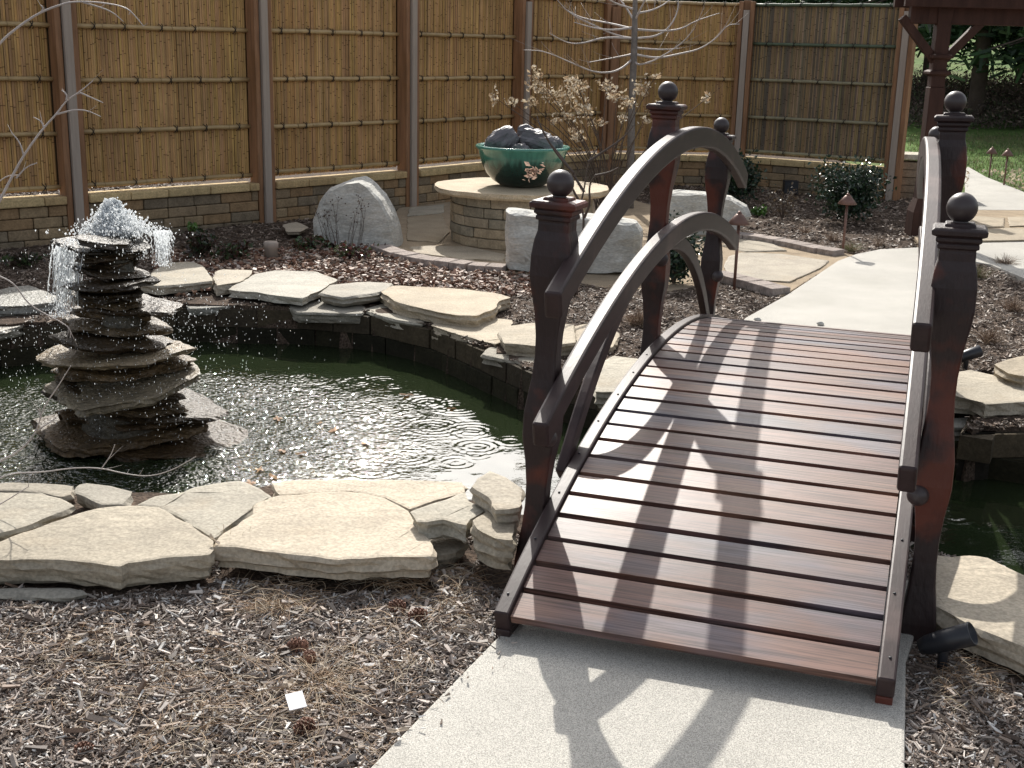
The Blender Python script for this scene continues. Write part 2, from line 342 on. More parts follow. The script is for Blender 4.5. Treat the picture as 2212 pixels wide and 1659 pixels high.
def sheet(name, poly, z0, z1, m, kind='structure', ground=True):
    bm = bmesh.new(); t_ = [bm.verts.new((p.x, p.y, z1)) for p in poly]; f = bm.faces.new(t_)
    if f.normal.z < 0: f.normal_flip()
    r = bmesh.ops.extrude_face_region(bm, geom=[f]); 
    for v in [g for g in r['geom'] if isinstance(g, bmesh.types.BMVert)]: v.co.z = z1
    for v in t_: v.co.z = z0
    bmesh.ops.recalc_face_normals(bm, faces=bm.faces)
    bmesh.ops.triangulate(bm, faces=bm.faces)
    me = bpy.data.meshes.new(name); bm.to_mesh(me); bm.free(); me.materials.append(m)
    o = bpy.data.objects.new(name, me); C.objects.link(o)
    if kind: o['kind'] = kind
    bv = o.modifiers.new('bevel', 'BEVEL'); bv.width = .008; bv.segments = 2; bv.limit_method = 'ANGLE'; bv.angle_limit = math.radians(50)
    return o

def near_up(y): return .045*min(1, max(0, (5.0-y)/.6))
def ung(x, y, dz=0):
    p = un(x, y, dz)
    return un(x, y, .045+dz) if p.y < 4.45 else p
def gz(x, y): return near_up(y) - .012 + .02*noise.noise(Vector((x*1.3, y*1.3, 0))) + .008*noise.noise(Vector((x*5, y*5, 3)))
def build_ground():
    xs = np.arange(-8, 10.01, .07); ys = np.arange(.0, 17.51, .07)
    X, Y = np.meshgrid(xs, ys); P = np.c_[X.ravel(), Y.ravel()]
    ins = pip(P, [(p.x, p.y) for p in pond])
    hard = np.zeros(len(P), bool)
    for pl in (path_near, path_far, patio, band, path_back): hard |= pip(P, [(p.x, p.y) for p in pl])
    Z = np.array([gz(a, b) for a, b in P]); Z[hard] = -.05; Z[ins] = -.85
    V = np.c_[P, Z]; nx = len(xs); ny = len(ys)
    i = np.arange(ny-1)[:, None]*nx + np.arange(nx-1)[None, :]; i = i.ravel()
    Q = np.c_[i, i+1, i+nx+1, i+nx]
    # outer ring out to the horizon
    o = len(V); big = 220
    x0, x1, y0, y1 = xs[0], xs[-1], ys[0], ys[-1]
    V2 = np.array([(x0, y0, -.03), (x1, y0, -.03), (x1, y1, -.03), (x0, y1, -.03), (-big, -big, -.03), (big, -big, -.03), (big, big, -.03), (-big, big, -.03)])
    Q2 = np.array([(4, 5, 1, 0), (5, 6, 2, 1), (6, 7, 3, 2), (7, 4, 0, 3)]) + o
    ob = np_mesh('ground', np.r_[V, V2], np.r_[Q, Q2], None, MT['mulch'], False); ob['kind'] = 'structure'
build_ground()
sheet('concrete_path', path_near, -.14, .052, MT['concrete'])
sheet('concrete_path', path_far, -.14, .012, MT['concrete'])
sheet('concrete_path', path_back, -.14, .02, MT['concrete'])
sheet('patio_sand', patio, -.12, .0, MT['sand'])
sheet('flagstone_crossing', band, -.12, .016, MT['sand'])

# lawn beyond the garden
def lz(x, y):
    d = max(0, y-24 + .25*(x-8)); return .004 + .06*d + .1*noise.noise(Vector((x*.2, y*.2, 9)))*min(1, max(0, y-17)/6)
def build_lawn():
    xs = np.r_[np.arange(-90, 5, 1.5), np.arange(5.0, 12, .25), np.arange(12, 90, 1.5)]; ys = np.r_[np.arange(13.15, 20, .25), np.arange(20, 120, 1.5)]
    X, Y = np.meshgrid(xs, ys); P = np.c_[X.ravel(), Y.ravel()]
    Z = np.array([lz(a, b) for a, b in P]); nx = len(xs); ny = len(ys)
    i = (np.arange(ny-1)[:, None]*nx + np.arange(nx-1)[None, :]).ravel(); Q = np.c_[i, i+1, i+nx+1, i+nx]
    Q = Q[(P[Q[:, 0], 0] > 4.9) | (P[Q[:, 0], 1] > 20)]
    o = np_mesh('lawn', np.c_[P, Z], Q, None, MT['lawn'], True); o['kind'] = 'structure'
build_lawn()

# ------------------------------------------------------------------ pond: stacked block lining, water
def inward(poly):
    c = []
    n = len(poly)
    area = sum(poly[i].x*poly[(i+1) % n].y - poly[(i+1) % n].x*poly[i].y for i in range(n))/2
    s = 1 if area > 0 else -1
    for i in range(n):
        d = (poly[(i+1) % n]-poly[i-1]); d.z = 0; d.normalize(); c.append(Vector((-d.y, d.x, 0))*s)
    return c
def resample(poly, step, closed=True):
    out = []; n = len(poly)
    for i in range(n if closed else n-1):
        a, b = poly[i], poly[(i+1) % n]; L = (b-a).length; k = max(1, round(L/step))
        for j in range(k): out.append(a.lerp(b, j/k))
    return out
def build_pond():
    mb = MB(); bl = []
    base = resample(pond, .28)
    nn = inward(base); nb = len(base)
    for course in range(7):
        z1 = -.035 - course*.115; z0 = z1-.112
        for i in range(nb):
            a = base[i]; b = base[(i+1) % nb]; off = (course % 2)*.5
            a2 = a.lerp(b, off); b2 = b.lerp(base[(i+2) % nb], off)
            n = nn[i]; inn = -.0 + random.uniform(-.012, .012)
            d = (b2-a2); L = d.length; d.normalize(); q = n
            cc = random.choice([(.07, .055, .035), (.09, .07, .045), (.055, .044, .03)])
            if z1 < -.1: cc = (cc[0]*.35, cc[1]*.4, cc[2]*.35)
            P = []
            for zz in (z0, z1):
                for (pt, k) in ((a2+d*.004, inn), (b2-d*.004, inn), (b2-d*.004, -.14), (a2+d*.004, -.14)):
                    p = pt + q*k; P.append(Vector((p.x, p.y, zz)))
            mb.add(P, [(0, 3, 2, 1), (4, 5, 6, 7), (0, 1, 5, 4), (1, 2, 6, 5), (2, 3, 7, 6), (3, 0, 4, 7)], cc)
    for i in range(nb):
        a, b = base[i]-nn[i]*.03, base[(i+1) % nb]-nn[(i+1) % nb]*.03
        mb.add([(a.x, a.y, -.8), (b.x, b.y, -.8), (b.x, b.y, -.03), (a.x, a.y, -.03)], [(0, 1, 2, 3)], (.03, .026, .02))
    o = mb.build('pond_retaining_wall', MT['block'], bevel=.008)
    tag(o, 'dark stacked block wall lining the inside of the pond', 'retaining wall')
    # bed
    bed = MB(); bed.add([(p.x, p.y, -.8) for p in pond], [tuple(range(len(pond)))], (.01, .01, .01)); 
    ob = bed.build('pond_bed', MT['liner']); ob['kind'] = 'structure'
build_pond()

FX = atd(276, 900, 5.95); FXC = Vector((FX.x, FX.y, 0))            # axis of the fountain
def build_water():
    st = .011
    xs = np.arange(-4.6, 4.7, st); ys = np.arange(3.5, 9.8, st*1.25)
    X, Y = np.meshgrid(xs, ys); P = np.c_[X.ravel(), Y.ravel()]
    Z = np.zeros(len(P)); r = np.hypot(P[:, 0]-FX.x, P[:, 1]-FX.y)
    chop = np.exp(-np.maximum(0, r-.5)/.8)
    for k in range(60):
        a = rng.uniform(0, 2*PI); lam = rng.uniform(.045, .16); ph = rng.uniform(0, 2*PI)
        Z += chop*.00016*(lam/.08)*np.sin(2*PI/lam*(P[:, 0]*math.cos(a)+P[:, 1]*math.sin(a))+ph)
    Z += np.exp(-r/2.)*.0004*np.sin(2*PI*r/.13)*(1+.5*np.sin(P[:, 0]*5))
    for k in range(14):
        a = rng.uniform(0, 2*PI); lam = rng.uniform(.25, .7); ph = rng.uniform(0, 2*PI)
        Z += .00022*(lam/.3)*np.sin(2*PI/lam*(P[:, 0]*math.cos(a)+P[:, 1]*math.sin(a))+ph)
    rings = [(984, 880), (934, 923), (830, 826), (840, 906), (784, 986), (757, 913), (1104, 953), (924, 870), (1030, 965), (797, 1013), (1020, 930), (663, 1003), (700, 960), (880, 985), (640, 930), (2056, 1112), (900, 850), (720, 1010), (985, 1000)]
    for i, (x, y) in enumerate(rings):
        c = un(x, y, WZ); R = rng.uniform(.1, .2) if i > 2 else .21
        d = np.hypot(P[:, 0]-c.x, P[:, 1]-c.y); m = d < R
        Z[m] += .0016*np.sin(2*PI*d[m]/.042)*np.sin(PI*d[m]/R)
    for i in range(170):
        a = rng.uniform(0, 2*PI); q = .5+abs(rng.normal(0, .9)); cx, cy = FX.x+q*math.cos(a), FX.y+q*math.sin(a); R = rng.uniform(.05, .13)
        d = np.hypot(P[:, 0]-cx, P[:, 1]-cy); m = d < R
        Z[m] += .0017*np.sin(2*PI*d[m]/.036)*np.sin(PI*d[m]/R)
    nx, ny = len(xs), len(ys)
    i = (np.arange(ny-1)[:, None]*nx + np.arange(nx-1)[None, :]).ravel(); Q = np.c_[i, i+1, i+nx+1, i+nx]
    keep = pip(P, [(p.x, p.y) for p in pond])
    dil = keep[Q].any(axis=1); Q = Q[dil]
    o = np_mesh('water', np.c_[P, Z+WZ], Q, None, MT['water'], True); o['kind'] = 'structure'
build_water()

# ------------------------------------------------------------------ flat stones
STONES = []
TAN = (.37, .322, .245); PALE = (.42, .374, .298); GREYST = (.30, .28, .235); DARKST = (.17, .16, .13)
def slab(name, label, pts, ztop, thick, col=TAN, m='flag', cat='flagstone', world=None, parent=None, tilt=(0, 0), rough=1.0, step=.035, group=None, undercut=.5):
    P = world if world else [un(x, y, ztop) for x, y in pts]
    P = [Vector((p.x, p.y, 0)) for p in P]
    n = len(P); area = sum(P[i].x*P[(i+1) % n].y - P[(i+1) % n].x*P[i].y for i in range(n))/2
    if area < 0: P.reverse()
    if parent is None: STONES.append([(p.x, p.y) for p in P])
    cen = sum(P, Vector())/n
    Q = resample(P, step); nq = len(Q); nn = inward(Q)
    sd_ = random.uniform(0, 100)
    base = []
    for i, p in enumerate(Q):
        k = .010*rough*fbm((p.x*13, p.y*13, sd_), 5)
        base.append(p + nn[i]*k)
    base = [(base[i-1]+base[i]*7+base[(i+1) % nq])/9 for i in range(nq)]
    layers = max(3, int(thick/.014)); rings = []
    prof = [(.014, 0), (.003, -.002)]
    acc = 0
    for l in range(1, layers+1):
        t = l/layers; prof.append((None, -thick*t))
    vs = []; nr = len(prof)
    for r, (ins_, dz) in enumerate(prof):
        lay = random.uniform(-.010, .011)*rough
        for i in range(nq):
            if ins_ is not None: k = ins_ + .006*rough*noise.noise(Vector((Q[i].x*14, Q[i].y*14, sd_)))
            else:
                t = -dz/thick
                k = lay + .016*rough*noise.noise(Vector((Q[i].x*9, Q[i].y*9, sd_+dz*40))) + .012*rough*noise.noise(Vector((Q[i].x*30, Q[i].y*30, sd_+dz*90))) + undercut*.03*t*t
            p = base[i] + nn[i]*k
            z = ztop + dz + (p.x-cen.x)*tilt[0] + (p.y-cen.y)*tilt[1] + .004*rough*noise.noise(Vector((p.x*6, p.y*6, sd_)))*(1 if r < 2 else 1)
            vs.append((p.x, p.y, z))
    bm = bmesh.new(); bv = [bm.verts.new(v) for v in vs]
    for r in range(nr-1):
        for i in range(nq):
            bm.faces.new((bv[r*nq+i], bv[(r+1)*nq+i], bv[(r+1)*nq+(i+1) % nq], bv[r*nq+(i+1) % nq]))
    ft = bm.faces.new([bv[i] for i in range(nq)]); fb = bm.faces.new([bv[(nr-1)*nq+i] for i in range(nq-1, -1, -1)])
    tr = bmesh.ops.triangulate(bm, faces=[ft, fb])
    # a little relief over the top: refine and lift
    tops = [f for f in tr['faces'] if f.calc_center_median().z > ztop-.01-abs(tilt[0])*.5-abs(tilt[1])*.5 and abs(f.normal.z) > .5]
    ed = list({e for f in tops for e in f.edges if e.calc_length() > .12 and len(e.link_faces) == 2 and all(g in set(tops) for g in e.link_faces)}) if len(tops) < 400 else []
    for _ in range(2):
        if ed:
            res = bmesh.ops.subdivide_edges(bm, edges=ed, cuts=1)
            nv = [g for g in res['geom_inner'] if isinstance(g, bmesh.types.BMVert)]
            for v in nv:
                v.co.z += .006*rough*noise.noise(Vector((v.co.x*5, v.co.y*5, sd_)))
            bmesh.ops.triangulate(bm, faces=[f for f in bm.faces if len(f.verts) > 4])
            ed = [e for e in bm.edges if e.calc_length() > .12 and all(abs(v.co.z-ztop) < .03+abs(tilt[0])+abs(tilt[1]) for v in e.verts) and len(e.link_faces) == 2 and all(g.normal.z > .5 for g in e.link_faces)]
    bmesh.ops.recalc_face_normals(bm, faces=bm.faces)
    zz = ztop-thick
    off = Vector((cen.x, cen.y, zz))
    for v in bm.verts: v.co -= off
    me = bpy.data.meshes.new(name); bm.to_mesh(me); bm.free()
    kk = random.uniform(.82, 1.12); hu = random.uniform(-.06, .06); cj = (col[0]*kk*(1+hu), col[1]*kk, col[2]*kk*(1-hu*1.2))
    a = me.attributes.new('Col', 'FLOAT_COLOR', 'FACE'); a.data.foreach_set('color', np.tile(np.array([*cj, 1], np.float32), len(me.polygons)))
    me.materials.append(MT[m])
    o = bpy.data.objects.new(name, me); C.objects.link(o); o.location = off
    if parent is not None: o.parent = parent
    else: tag(o, label, cat, group)
    return o
def fs(label, pts, z, t, col=TAN, **k):
    if max(p[1] for p in pts) > 1040: z += .045
    return slab('rim_stone', label, pts, z, t, col, group='flat stones set round the pond', **k)

# near rim
fs('largest thick tan flagstone at the lower left edge of the pond, front of its row', [(-60, 1190), (0, 1166), (110, 1128), (210, 1100), (300, 1092), (345, 1098), (410, 1132), (462, 1168), (458, 1196), (350, 1204), (277, 1211), (262, 1222), (200, 1213), (100, 1206), (-60, 1206)], .10, .085, TAN, tilt=(0, .02))
fs('tan stone slanting to a point between the two largest front slabs', [(290, 1090), (333, 1070), (400, 1062), (417, 1050), (517, 1036), (550, 1050), (592, 1074), (552, 1084), (545, 1102), (500, 1132), (462, 1166), (410, 1130), (345, 1096)], .07, .07, TAN)
fs('widest smooth flagstone in the middle of the near pond rim', [(463, 1178), (468, 1160), (545, 1108), (550, 1086), (600, 1070), (700, 1064), (780, 1062), (832, 1074), (884, 1102), (902, 1130), (944, 1184), (936, 1202), (870, 1201), (800, 1203), (733, 1209), (640, 1198), (550, 1187)], .10, .07, PALE)
fs('pale thin slab at the water edge behind the widest flagstone', [(582, 1040), (640, 1034), (830, 1034), (920, 1036), (1000, 1040), (1008, 1062), (930, 1084), (884, 1100), (832, 1074), (760, 1063), (600, 1070)], .05, .06, PALE)
fs('jagged tan flagstone left of the small upright block by the bridge', [(884, 1106), (925, 1090), (1006, 1062), (1012, 1082), (1048, 1102), (1020, 1120), (1010, 1134), (957, 1119), (925, 1126), (897, 1129)], .14, .07, TAN)
fs('thick chipped stone touching the near left bridge post', [(1014, 1122), (1050, 1103), (1072, 1104), (1118, 1102), (1112, 1168), (1067, 1163), (1028, 1142)], .15, .1, TAN)
fs('small upright tan block standing on the rim beside the near left bridge post', [(1014, 1050), (1020, 1040), (1057, 1015), (1094, 1030), (1128, 1052), (1130, 1098), (1070, 1101), (1058, 1074)], .2, .09, PALE)
fs('low dusty slab showing under the jagged stone gap', [(925, 1138), (1010, 1150), (1012, 1180), (985, 1192), (945, 1200), (920, 1160)], .04, .05, GREYST)
fs('tan stone with a thick front edge at the far left of the near rim', [(-60, 1062), (90, 1063), (133, 1076), (168, 1092), (110, 1113), (50, 1138), (-10, 1152), (-60, 1158)], .1, .07, TAN)
fs('small grey brown stone at the water edge left of the slanting stone', [(160, 1066), (168, 1047), (187, 1043), (240, 1049), (286, 1060), (286, 1070), (266, 1090), (215, 1092)], .06, .055, GREYST)
fs('wet grey slab at the left water edge behind the other near stones', [(-60, 1046), (20, 1042), (120, 1044), (164, 1048), (157, 1068), (133, 1074), (90, 1061), (-60, 1060)], .03, .05, GREYST)
fs('thin low shard tucked under the largest front flagstone', [(-40, 1268), (60, 1268), (150, 1270), (190, 1276), (150, 1284), (40, 1282), (-40, 1280)], .025, .03, GREYST)
# far rim, upper row
fs('tan slab partly behind the fountain on the far rim', [(300, 612), (333, 583), (367, 566), (413, 565), (437, 572), (462, 606), (400, 612), (340, 618)], .07, .06, TAN)
fs('small pale stone right of the slab behind the fountain', [(459, 600), (462, 588), (480, 581), (547, 583), (544, 592), (520, 608), (467, 617)], .07, .07, PALE)
fs('large pale hexagon-like slab on the far rim', [(490, 625), (520, 606), (553, 590), (593, 583), (683, 586), (731, 604), (693, 626), (654, 644), (600, 638), (560, 632)], .06, .05, PALE)
fs('medium rounded stone between two large far rim slabs', [(690, 632), (712, 615), (770, 608), (850, 610), (836, 624), (814, 632), (740, 642)], .07, .07, PALE)
fs('longest tan slab with split front edge on the far rim', [(817, 626), (850, 616), (937, 620), (1010, 624), (1070, 632), (1106, 641), (1078, 651), (1066, 667), (1030, 683), (984, 680), (910, 666), (850, 650)], .07, .075, TAN)
# far rim, lower row
fs('thin dark ledge low over the water behind the fountain', [(400, 655), (430, 640), (533, 637), (622, 648), (622, 662), (520, 662), (408, 666)], -.02, .05, GREYST)
fs('low ledge stone below the medium rounded stone', [(622, 660), (680, 646), (760, 648), (790, 662), (782, 676), (700, 676), (640, 674)], -.01, .07, GREYST)
fs('tan ledge stone jutting below the longest far slab', [(784, 668), (822, 656), (870, 656), (946, 683), (912, 698), (850, 690)], -.01, .06, TAN)
fs('double layered ledge stone right of the jutting one', [(930, 702), (954, 686), (1040, 682), (1110, 690), (1092, 735), (1070, 744), (1020, 730), (988, 722)], .0, .085, TAN)
fs('tan ledge stone just left of the near left bridge post', [(1074, 718), (1096, 703), (1155, 695), (1240, 700), (1246, 740), (1180, 748), (1090, 742)], .05, .07, TAN)
fs('lowest far ledge stone partly hidden by the bridge post', [(1039, 764), (1054, 750), (1082, 744), (1150, 756), (1200, 766), (1190, 786), (1100, 778)], -.02, .05, TAN)
fs('tan slab seen through the bridge railing', [(1236, 704), (1300, 694), (1340, 720), (1326, 750), (1240, 760)], .02, .06, TAN)
fs('wet tan stone beside the bridge edge board', [(1284, 816), (1290, 785), (1326, 768), (1410, 778), (1400, 820), (1350, 846), (1284, 846)], .01, .09, TAN)
# left far bank
fs('dark wet peaked stone left of the fountain', [(-60, 640), (10, 622), (63, 615), (100, 628), (143, 650), (60, 660), (-60, 662)], .05, .08, GREYST, m='wet')
fs('wet glinting stone low at the far left edge', [(-60, 690), (0, 684), (80, 686), (45, 704), (0, 716), (-60, 720)], -.02, .06, GREYST, m='wet')
# right bank
fs('big tan slab right of the bridge beyond the dark water', [(2040, 812), (2070, 802), (2098, 798), (2200, 822), (2320, 836), (2330, 870), (2212, 868), (2128, 874), (2098, 858), (2040, 852)], .06, .085, TAN)
fs('tan stone at the right frame edge above the big slab', [(2146, 786), (2180, 774), (2225, 766), (2320, 776), (2320, 812), (2212, 812), (2175, 806)], .12, .08, TAN)
fs('long low ledge under the big right slab', [(2040, 902), (2150, 898), (2340, 904), (2340, 934), (2150, 926), (2040, 922)], -.05, .07, GREYST)
fs('large shadow striped slab right of the bridge foot', [(1996, 1204), (2021, 1196), (2058, 1203), (2091, 1196), (2135, 1203), (2161, 1217), (2260, 1262), (2330, 1440), (2240, 1410), (2150, 1372), (2060, 1330), (2000, 1300)], .09, .08, PALE)
fs('worn stone wedge under the shadow striped slab', [(1990, 1306), (2030, 1318), (2060, 1346), (2062, 1372), (2010, 1374), (1990, 1350)], .02, .04, GREYST)

# the rim carries on beyond the picture
for p_ in resample(pond, .62):
    q_ = M3 @ (np.array([p_.x, p_.y, 0])-EYE); sx_ = 1106+q_[0]/q_[2]*F_PX; sy_ = 829.5-q_[1]/q_[2]*F_PX
    if (sx_ < -160 or sx_ > 2420) and not (.6 < p_.x < 2.9 and 5 < p_.y < 7):
        a0_ = random.uniform(0, 6); r_ = random.uniform(.3, .38)
        wpts = [Vector((p_.x+r_*random.uniform(.8, 1.1)*math.cos(a0_+2*PI*k/7), p_.y+r_*random.uniform(.7, 1)*math.sin(a0_+2*PI*k/7), 0)) for k in range(7)]
        slab('rim_stone', 'tan flat stone of the pond rim beyond the picture edge', None, near_up(p_.y)+.05+random.uniform(0, .03), .07, TAN, world=wpts, group='flat stones set round the pond')

# ------------------------------------------------------------------ fountain
def build_fountain():
    random.seed(21)
    f = thing('stacked_stone_fountain', 'tall tapering fountain of stacked flat wet stones standing in the pond', 'fountain', (FX.x, FX.y, 0))
    L = [(497, 205, 318, .05, 0), (512, 146, 348, .04, .02), (530, 200, 335, .05, 0), (549, 188, 330, .045, 0), (566, 182, 350, .04, 0), (584, 182, 372, .045, 0), (603, 192, 345, .05, 0),
         (621, 172, 340, .045, 0), (640, 168, 404, .05, 0), (662, 162, 345, .05, 0), (684, 152, 386, .055, 0), (706, 158, 372, .05, 0), (724, 165, 378, .045, 0), (742, 112, 436, .045, 0),
         (762, 128, 396, .05, 0), (780, 114, 428, .05, 0), (802, 118, 452, .055, 0), (824, 122, 414, .06, 0), (846, 145, 410, .055, 0), (868, 92, 488, .05, 0), (890, 112, 436, .06, 0),
         (912, 80, 458, .055, 0), (936, 56, 540, .06, 0), (958, 118, 470, .06, 0), (980, 168, 440, .07, 0)]
    Zd = 5.95
    for k, (y, xl, xr, t, _) in enumerate(L):
        a = atd(xl, y, Zd); b = atd(xr, y, Zd); c = (a+b)/2; rx = (b-a).length/2; z = c.z
        cy = FX.y + random.uniform(-.02, .02); ry = min(rx*random.uniform(.62, 1.12), .5)
        n = random.randint(5, 7); cy += random.gauss(-.01, .05); pts = []; a0 = random.uniform(0, 1)
        for i in range(n):
            an = 2*PI*(i+a0*.8+random.uniform(-.3, .3))/n; q = random.uniform(.78, 1.05)
            pts.append(Vector((c.x+rx*q*math.cos(an), cy+ry*q*math.sin(an)*(1.05), 0)))
        pts.append(Vector((c.x-rx, cy+random.uniform(-.06, .04), 0))); pts.append(Vector((c.x+rx, cy+random.uniform(-.06, .04), 0)))
        pts.sort(key=lambda p: math.atan2((p.y-cy)/ry, (p.x-c.x)/rx))
        col = random.choice([(.065, .042, .02), (.042, .028, .014), (.11, .076, .04), (.032, .022, .011)])
        if k in (16, 13): col = (.25, .2, .13)
        o = slab('stone_slab', None, None, z, t*.7, col, m='wet', world=pts, parent=f, tilt=(random.uniform(-.12, .12), random.uniform(-.06, .12)), rough=1.6, step=.028, undercut=.9)
        o.location = o.location - Vector((FX.x, FX.y, 0))
    # hidden core
    mb = MB(); top = atd(260, 500, Zd).z
    mb.lathe([(.28, -.6), (.2, -.1), (.09, .3), (.06, top-.02)], 14, (0, 0, 0), (.08, .07, .05)); mb.build('core', MT['wet'], f)
    # bubbling crown of water
    mb = MB(); c0 = atd(240, 470, Zd) - Vector((FX.x, FX.y, 0))
    for (px, py, r, sz) in [(240, 456, .03, 1.6), (238, 476, .05, .9), (262, 492, .05, .5), (215, 494, .05, .5), (290, 497, .045, .4), (250, 502, .085, .35)]:
        p = atd(px, py, Zd-.05) - Vector((FX.x, FX.y, 0)); n0 = len(mb.v)
        mb.sphere(p, r, 22, 14, sc=(1, 1, sz))
        for i in range(n0, len(mb.v)):
            q = Vector(mb.v[i]); k = .5*fbm(q*30, 3)+.4*fbm(q*80, 2); mb.v[i] = tuple(p+(q-p)*(1+k))
    for _ in range(7000):
        t_ = random.random()**1.4; sx_ = 14+95*t_**1.6; x_ = 240+18*t_+random.gauss(0, .5)*sx_; y_ = 438+68*t_+random.gauss(0, 4)
        p = atd(x_, y_, Zd-.05+random.gauss(0, .11)*t_) - Vector((FX.x, FX.y, 0)); r = random.uniform(.0015, .0055)
        vs = [p+Vector(q)*r*random.uniform(.6, 1.5) for q in ((1, 0, 0), (0, 1, 0), (-1, 0, 0), (0, -1, 0), (0, 0, 1.3), (0, 0, -1.3))]
        mb.add(vs, [(0, 1, 4), (1, 2, 4), (2, 3, 4), (3, 0, 4), (1, 0, 5), (2, 1, 5), (3, 2, 5), (0, 3, 5)], smooth=True)
    mb.build('water_crown', MT['foam'], f)['kind'] = 'stuff'
    # curtains and drops
    V = []; 
    def drop(p, r, s=1.6): V.append((p.x, p.y, p.z, r, s))
    zt = atd(250, 512, Zd).z
    for k in range(6500):
        u = random.random()
        if u < .2:   x = random.gauss(148, 13); yy = 515+170*random.random()**.8; x -= (yy-515)*.1
        elif u < .32: x = random.gauss(352, 9); yy = 500+random.random()**1.2*75
        elif u < .36: x = random.uniform(180, 330); yy = 500+random.random()*60
        elif u < .62: x = random.gauss(255, 120); yy = 540+random.random()*420
        else:
            if random.random() < .4: continue
            x = 250+random.gauss(60, 170); yy = 640+random.random()*280
        if x < -10 or x > 800: continue
        d = Zd + random.gauss(-.1, .35)
        p = atd(x, yy, d)
        if p.z < WZ+.01: continue
        drop(p - Vector((FX.x, FX.y, 0)), random.uniform(.0006, .0018)*(1.5 if u < .36 else 1), random.uniform(1, 4))
    A = np.array(V); n = len(A)
    oc = np.array([(1, 0, 0), (0, 1, 0), (-1, 0, 0), (0, -1, 0), (0, 0, 1), (0, 0, -1)], float)
    VV = A[:, None, :3] + oc[None]*A[:, None, 3:4]*np.stack([np.ones(n), np.ones(n), A[:, 4]], 1)[:, None, :]
    T = np.array([(0, 1, 4), (1, 2, 4), (2, 3, 4), (3, 0, 4), (1, 0, 5), (2, 1, 5), (3, 2, 5), (0, 3, 5)])
    Q = (T[None]+np.arange(n)[:, None, None]*6).reshape(-1, 3)
    o = np_mesh('water_drops', VV.reshape(-1, 3), Q, None, MT['drop'], True); o.parent = f; o['kind'] = 'stuff'
    # thin falling streams off the cap stone
    mb = MB()
    for k in range(190):
        if k < 125: x = random.gauss(150, 16); y0 = 516; ln = random.uniform(30, 150)
        else: x = random.gauss(345, 12); y0 = 498; ln = random.uniform(20, 75)
        d = Zd+random.gauss(-.08, .08); pts = []
        for j in range(7):
            t = j/6; pts.append(atd(x+(-1 if k < 125 else .6)*t*12, y0+ln*t*t*.5+ln*t*.5, d) - Vector((FX.x, FX.y, 0)) + Vector((random.gauss(0, .003), 0, 0)))
        mb.tube(pts, [random.uniform(.0008, .0026) for _ in pts], 5)
    mb.build('water_stream', MT['drop'], f)['kind'] = 'stuff'
build_fountain()

# leaves afloat
def leaf_mesh(name, col, s=.045, lobes=True):
    mb = MB(); n = 16; vs = [(0, 0, .004)]
    for i in range(n):
        a = 2*PI*i/n; r = s*(.75+.35*math.cos(4*a+.4) if lobes else 1)*(1 if i % 2 else .75); vs.append((r*1.5*math.cos(a), r*.7*math.sin(a), .004*math.sin(3*a)+.003))
    mb.add(vs, [(0, 1+i, 1+(i+1) % n) for i in range(n)], col)
    return mb
first = None
for i, (x, y) in enumerate([(878, 853), (600, 905), (690, 915), (720, 930), (610, 975), (650, 980), (560, 1015), (590, 1030), (790, 958), (540, 1045), (975, 883)]):
    p = un(x, y, WZ+.006)
    if first is None:
        first = leaf_mesh('floating_leaf', (.36, .2, .09), .032).build('floating_leaf', MT['dryleaf']); first.location = p
        tag(first, 'orange brown dead leaf floating alone in the open dark water', 'leaf', 'dead leaves floating on the pond'); 
    else:
        c = first.copy(); C.objects.link(c); c.location = p; c.rotation_euler = (0, 0, random.uniform(0, 6)); s = random.uniform(.6, 1.3); c.scale = (s, s, 1)
        c['label'] = 'orange brown dead leaf floating near the middle slabs of the near pond edge' 

# ------------------------------------------------------------------ bridge
BTH = .323284
BR = thing('arched_garden_bridge', 'dark stained arched wooden footbridge with ball topped posts over the pond', 'bridge', (0.92326, 2.80558, 0.0), -BTH + PI/2)
# local frame: x = along (u), y = across to the left (w), z up
W, RD, PH, SP = .963, 5.577, .3525, .1152
UAP = RD*math.sin(PH); ZC = .12 - RD*math.cos(PH)
def zdeck(u): return ZC + math.sqrt(max(0, RD*RD-(u-UAP)**2))
def deck():
    mb = MB(); npl = 34; tot = 2*PH*RD; s = tot/npl
    for k in range(npl):
        a0 = -PH + k*s/RD; a1 = a0 + (s-.0225)/RD
        c = random.choice([(.15, .078, .062), (.115, .058, .048), (.19, .105, .08), (.105, .07, .068)]); c = vc(c, .12)
        segs = 1
        P = []
        for a in (a0, a1):
            for r in (RD, RD-.026):
                P.append((UAP+r*math.sin(a), ZC+r*math.cos(a)))
        (t0, b0, t1, b1) = P
        y0, y1 = .001+random.uniform(0, .002), W-.001-random.uniform(0, .002)
        h = random.uniform(-.0015, .0015)
        vs = [(t0[0], y0, t0[1]+h), (t1[0], y0, t1[1]+h), (t1[0], y1, t1[1]+h), (t0[0], y1, t0[1]+h), (b0[0], y0, b0[1]), (b1[0], y0, b1[1]), (b1[0], y1, b1[1]), (b0[0], y1, b0[1])]
        mb.add(vs, [(0, 1, 2, 3), (7, 6, 5, 4), (0, 4, 5, 1), (1, 5, 6, 2), (2, 6, 7, 3), (3, 7, 4, 0)], c)
    mb.build('deck', MT['deck'], BR)
deck()
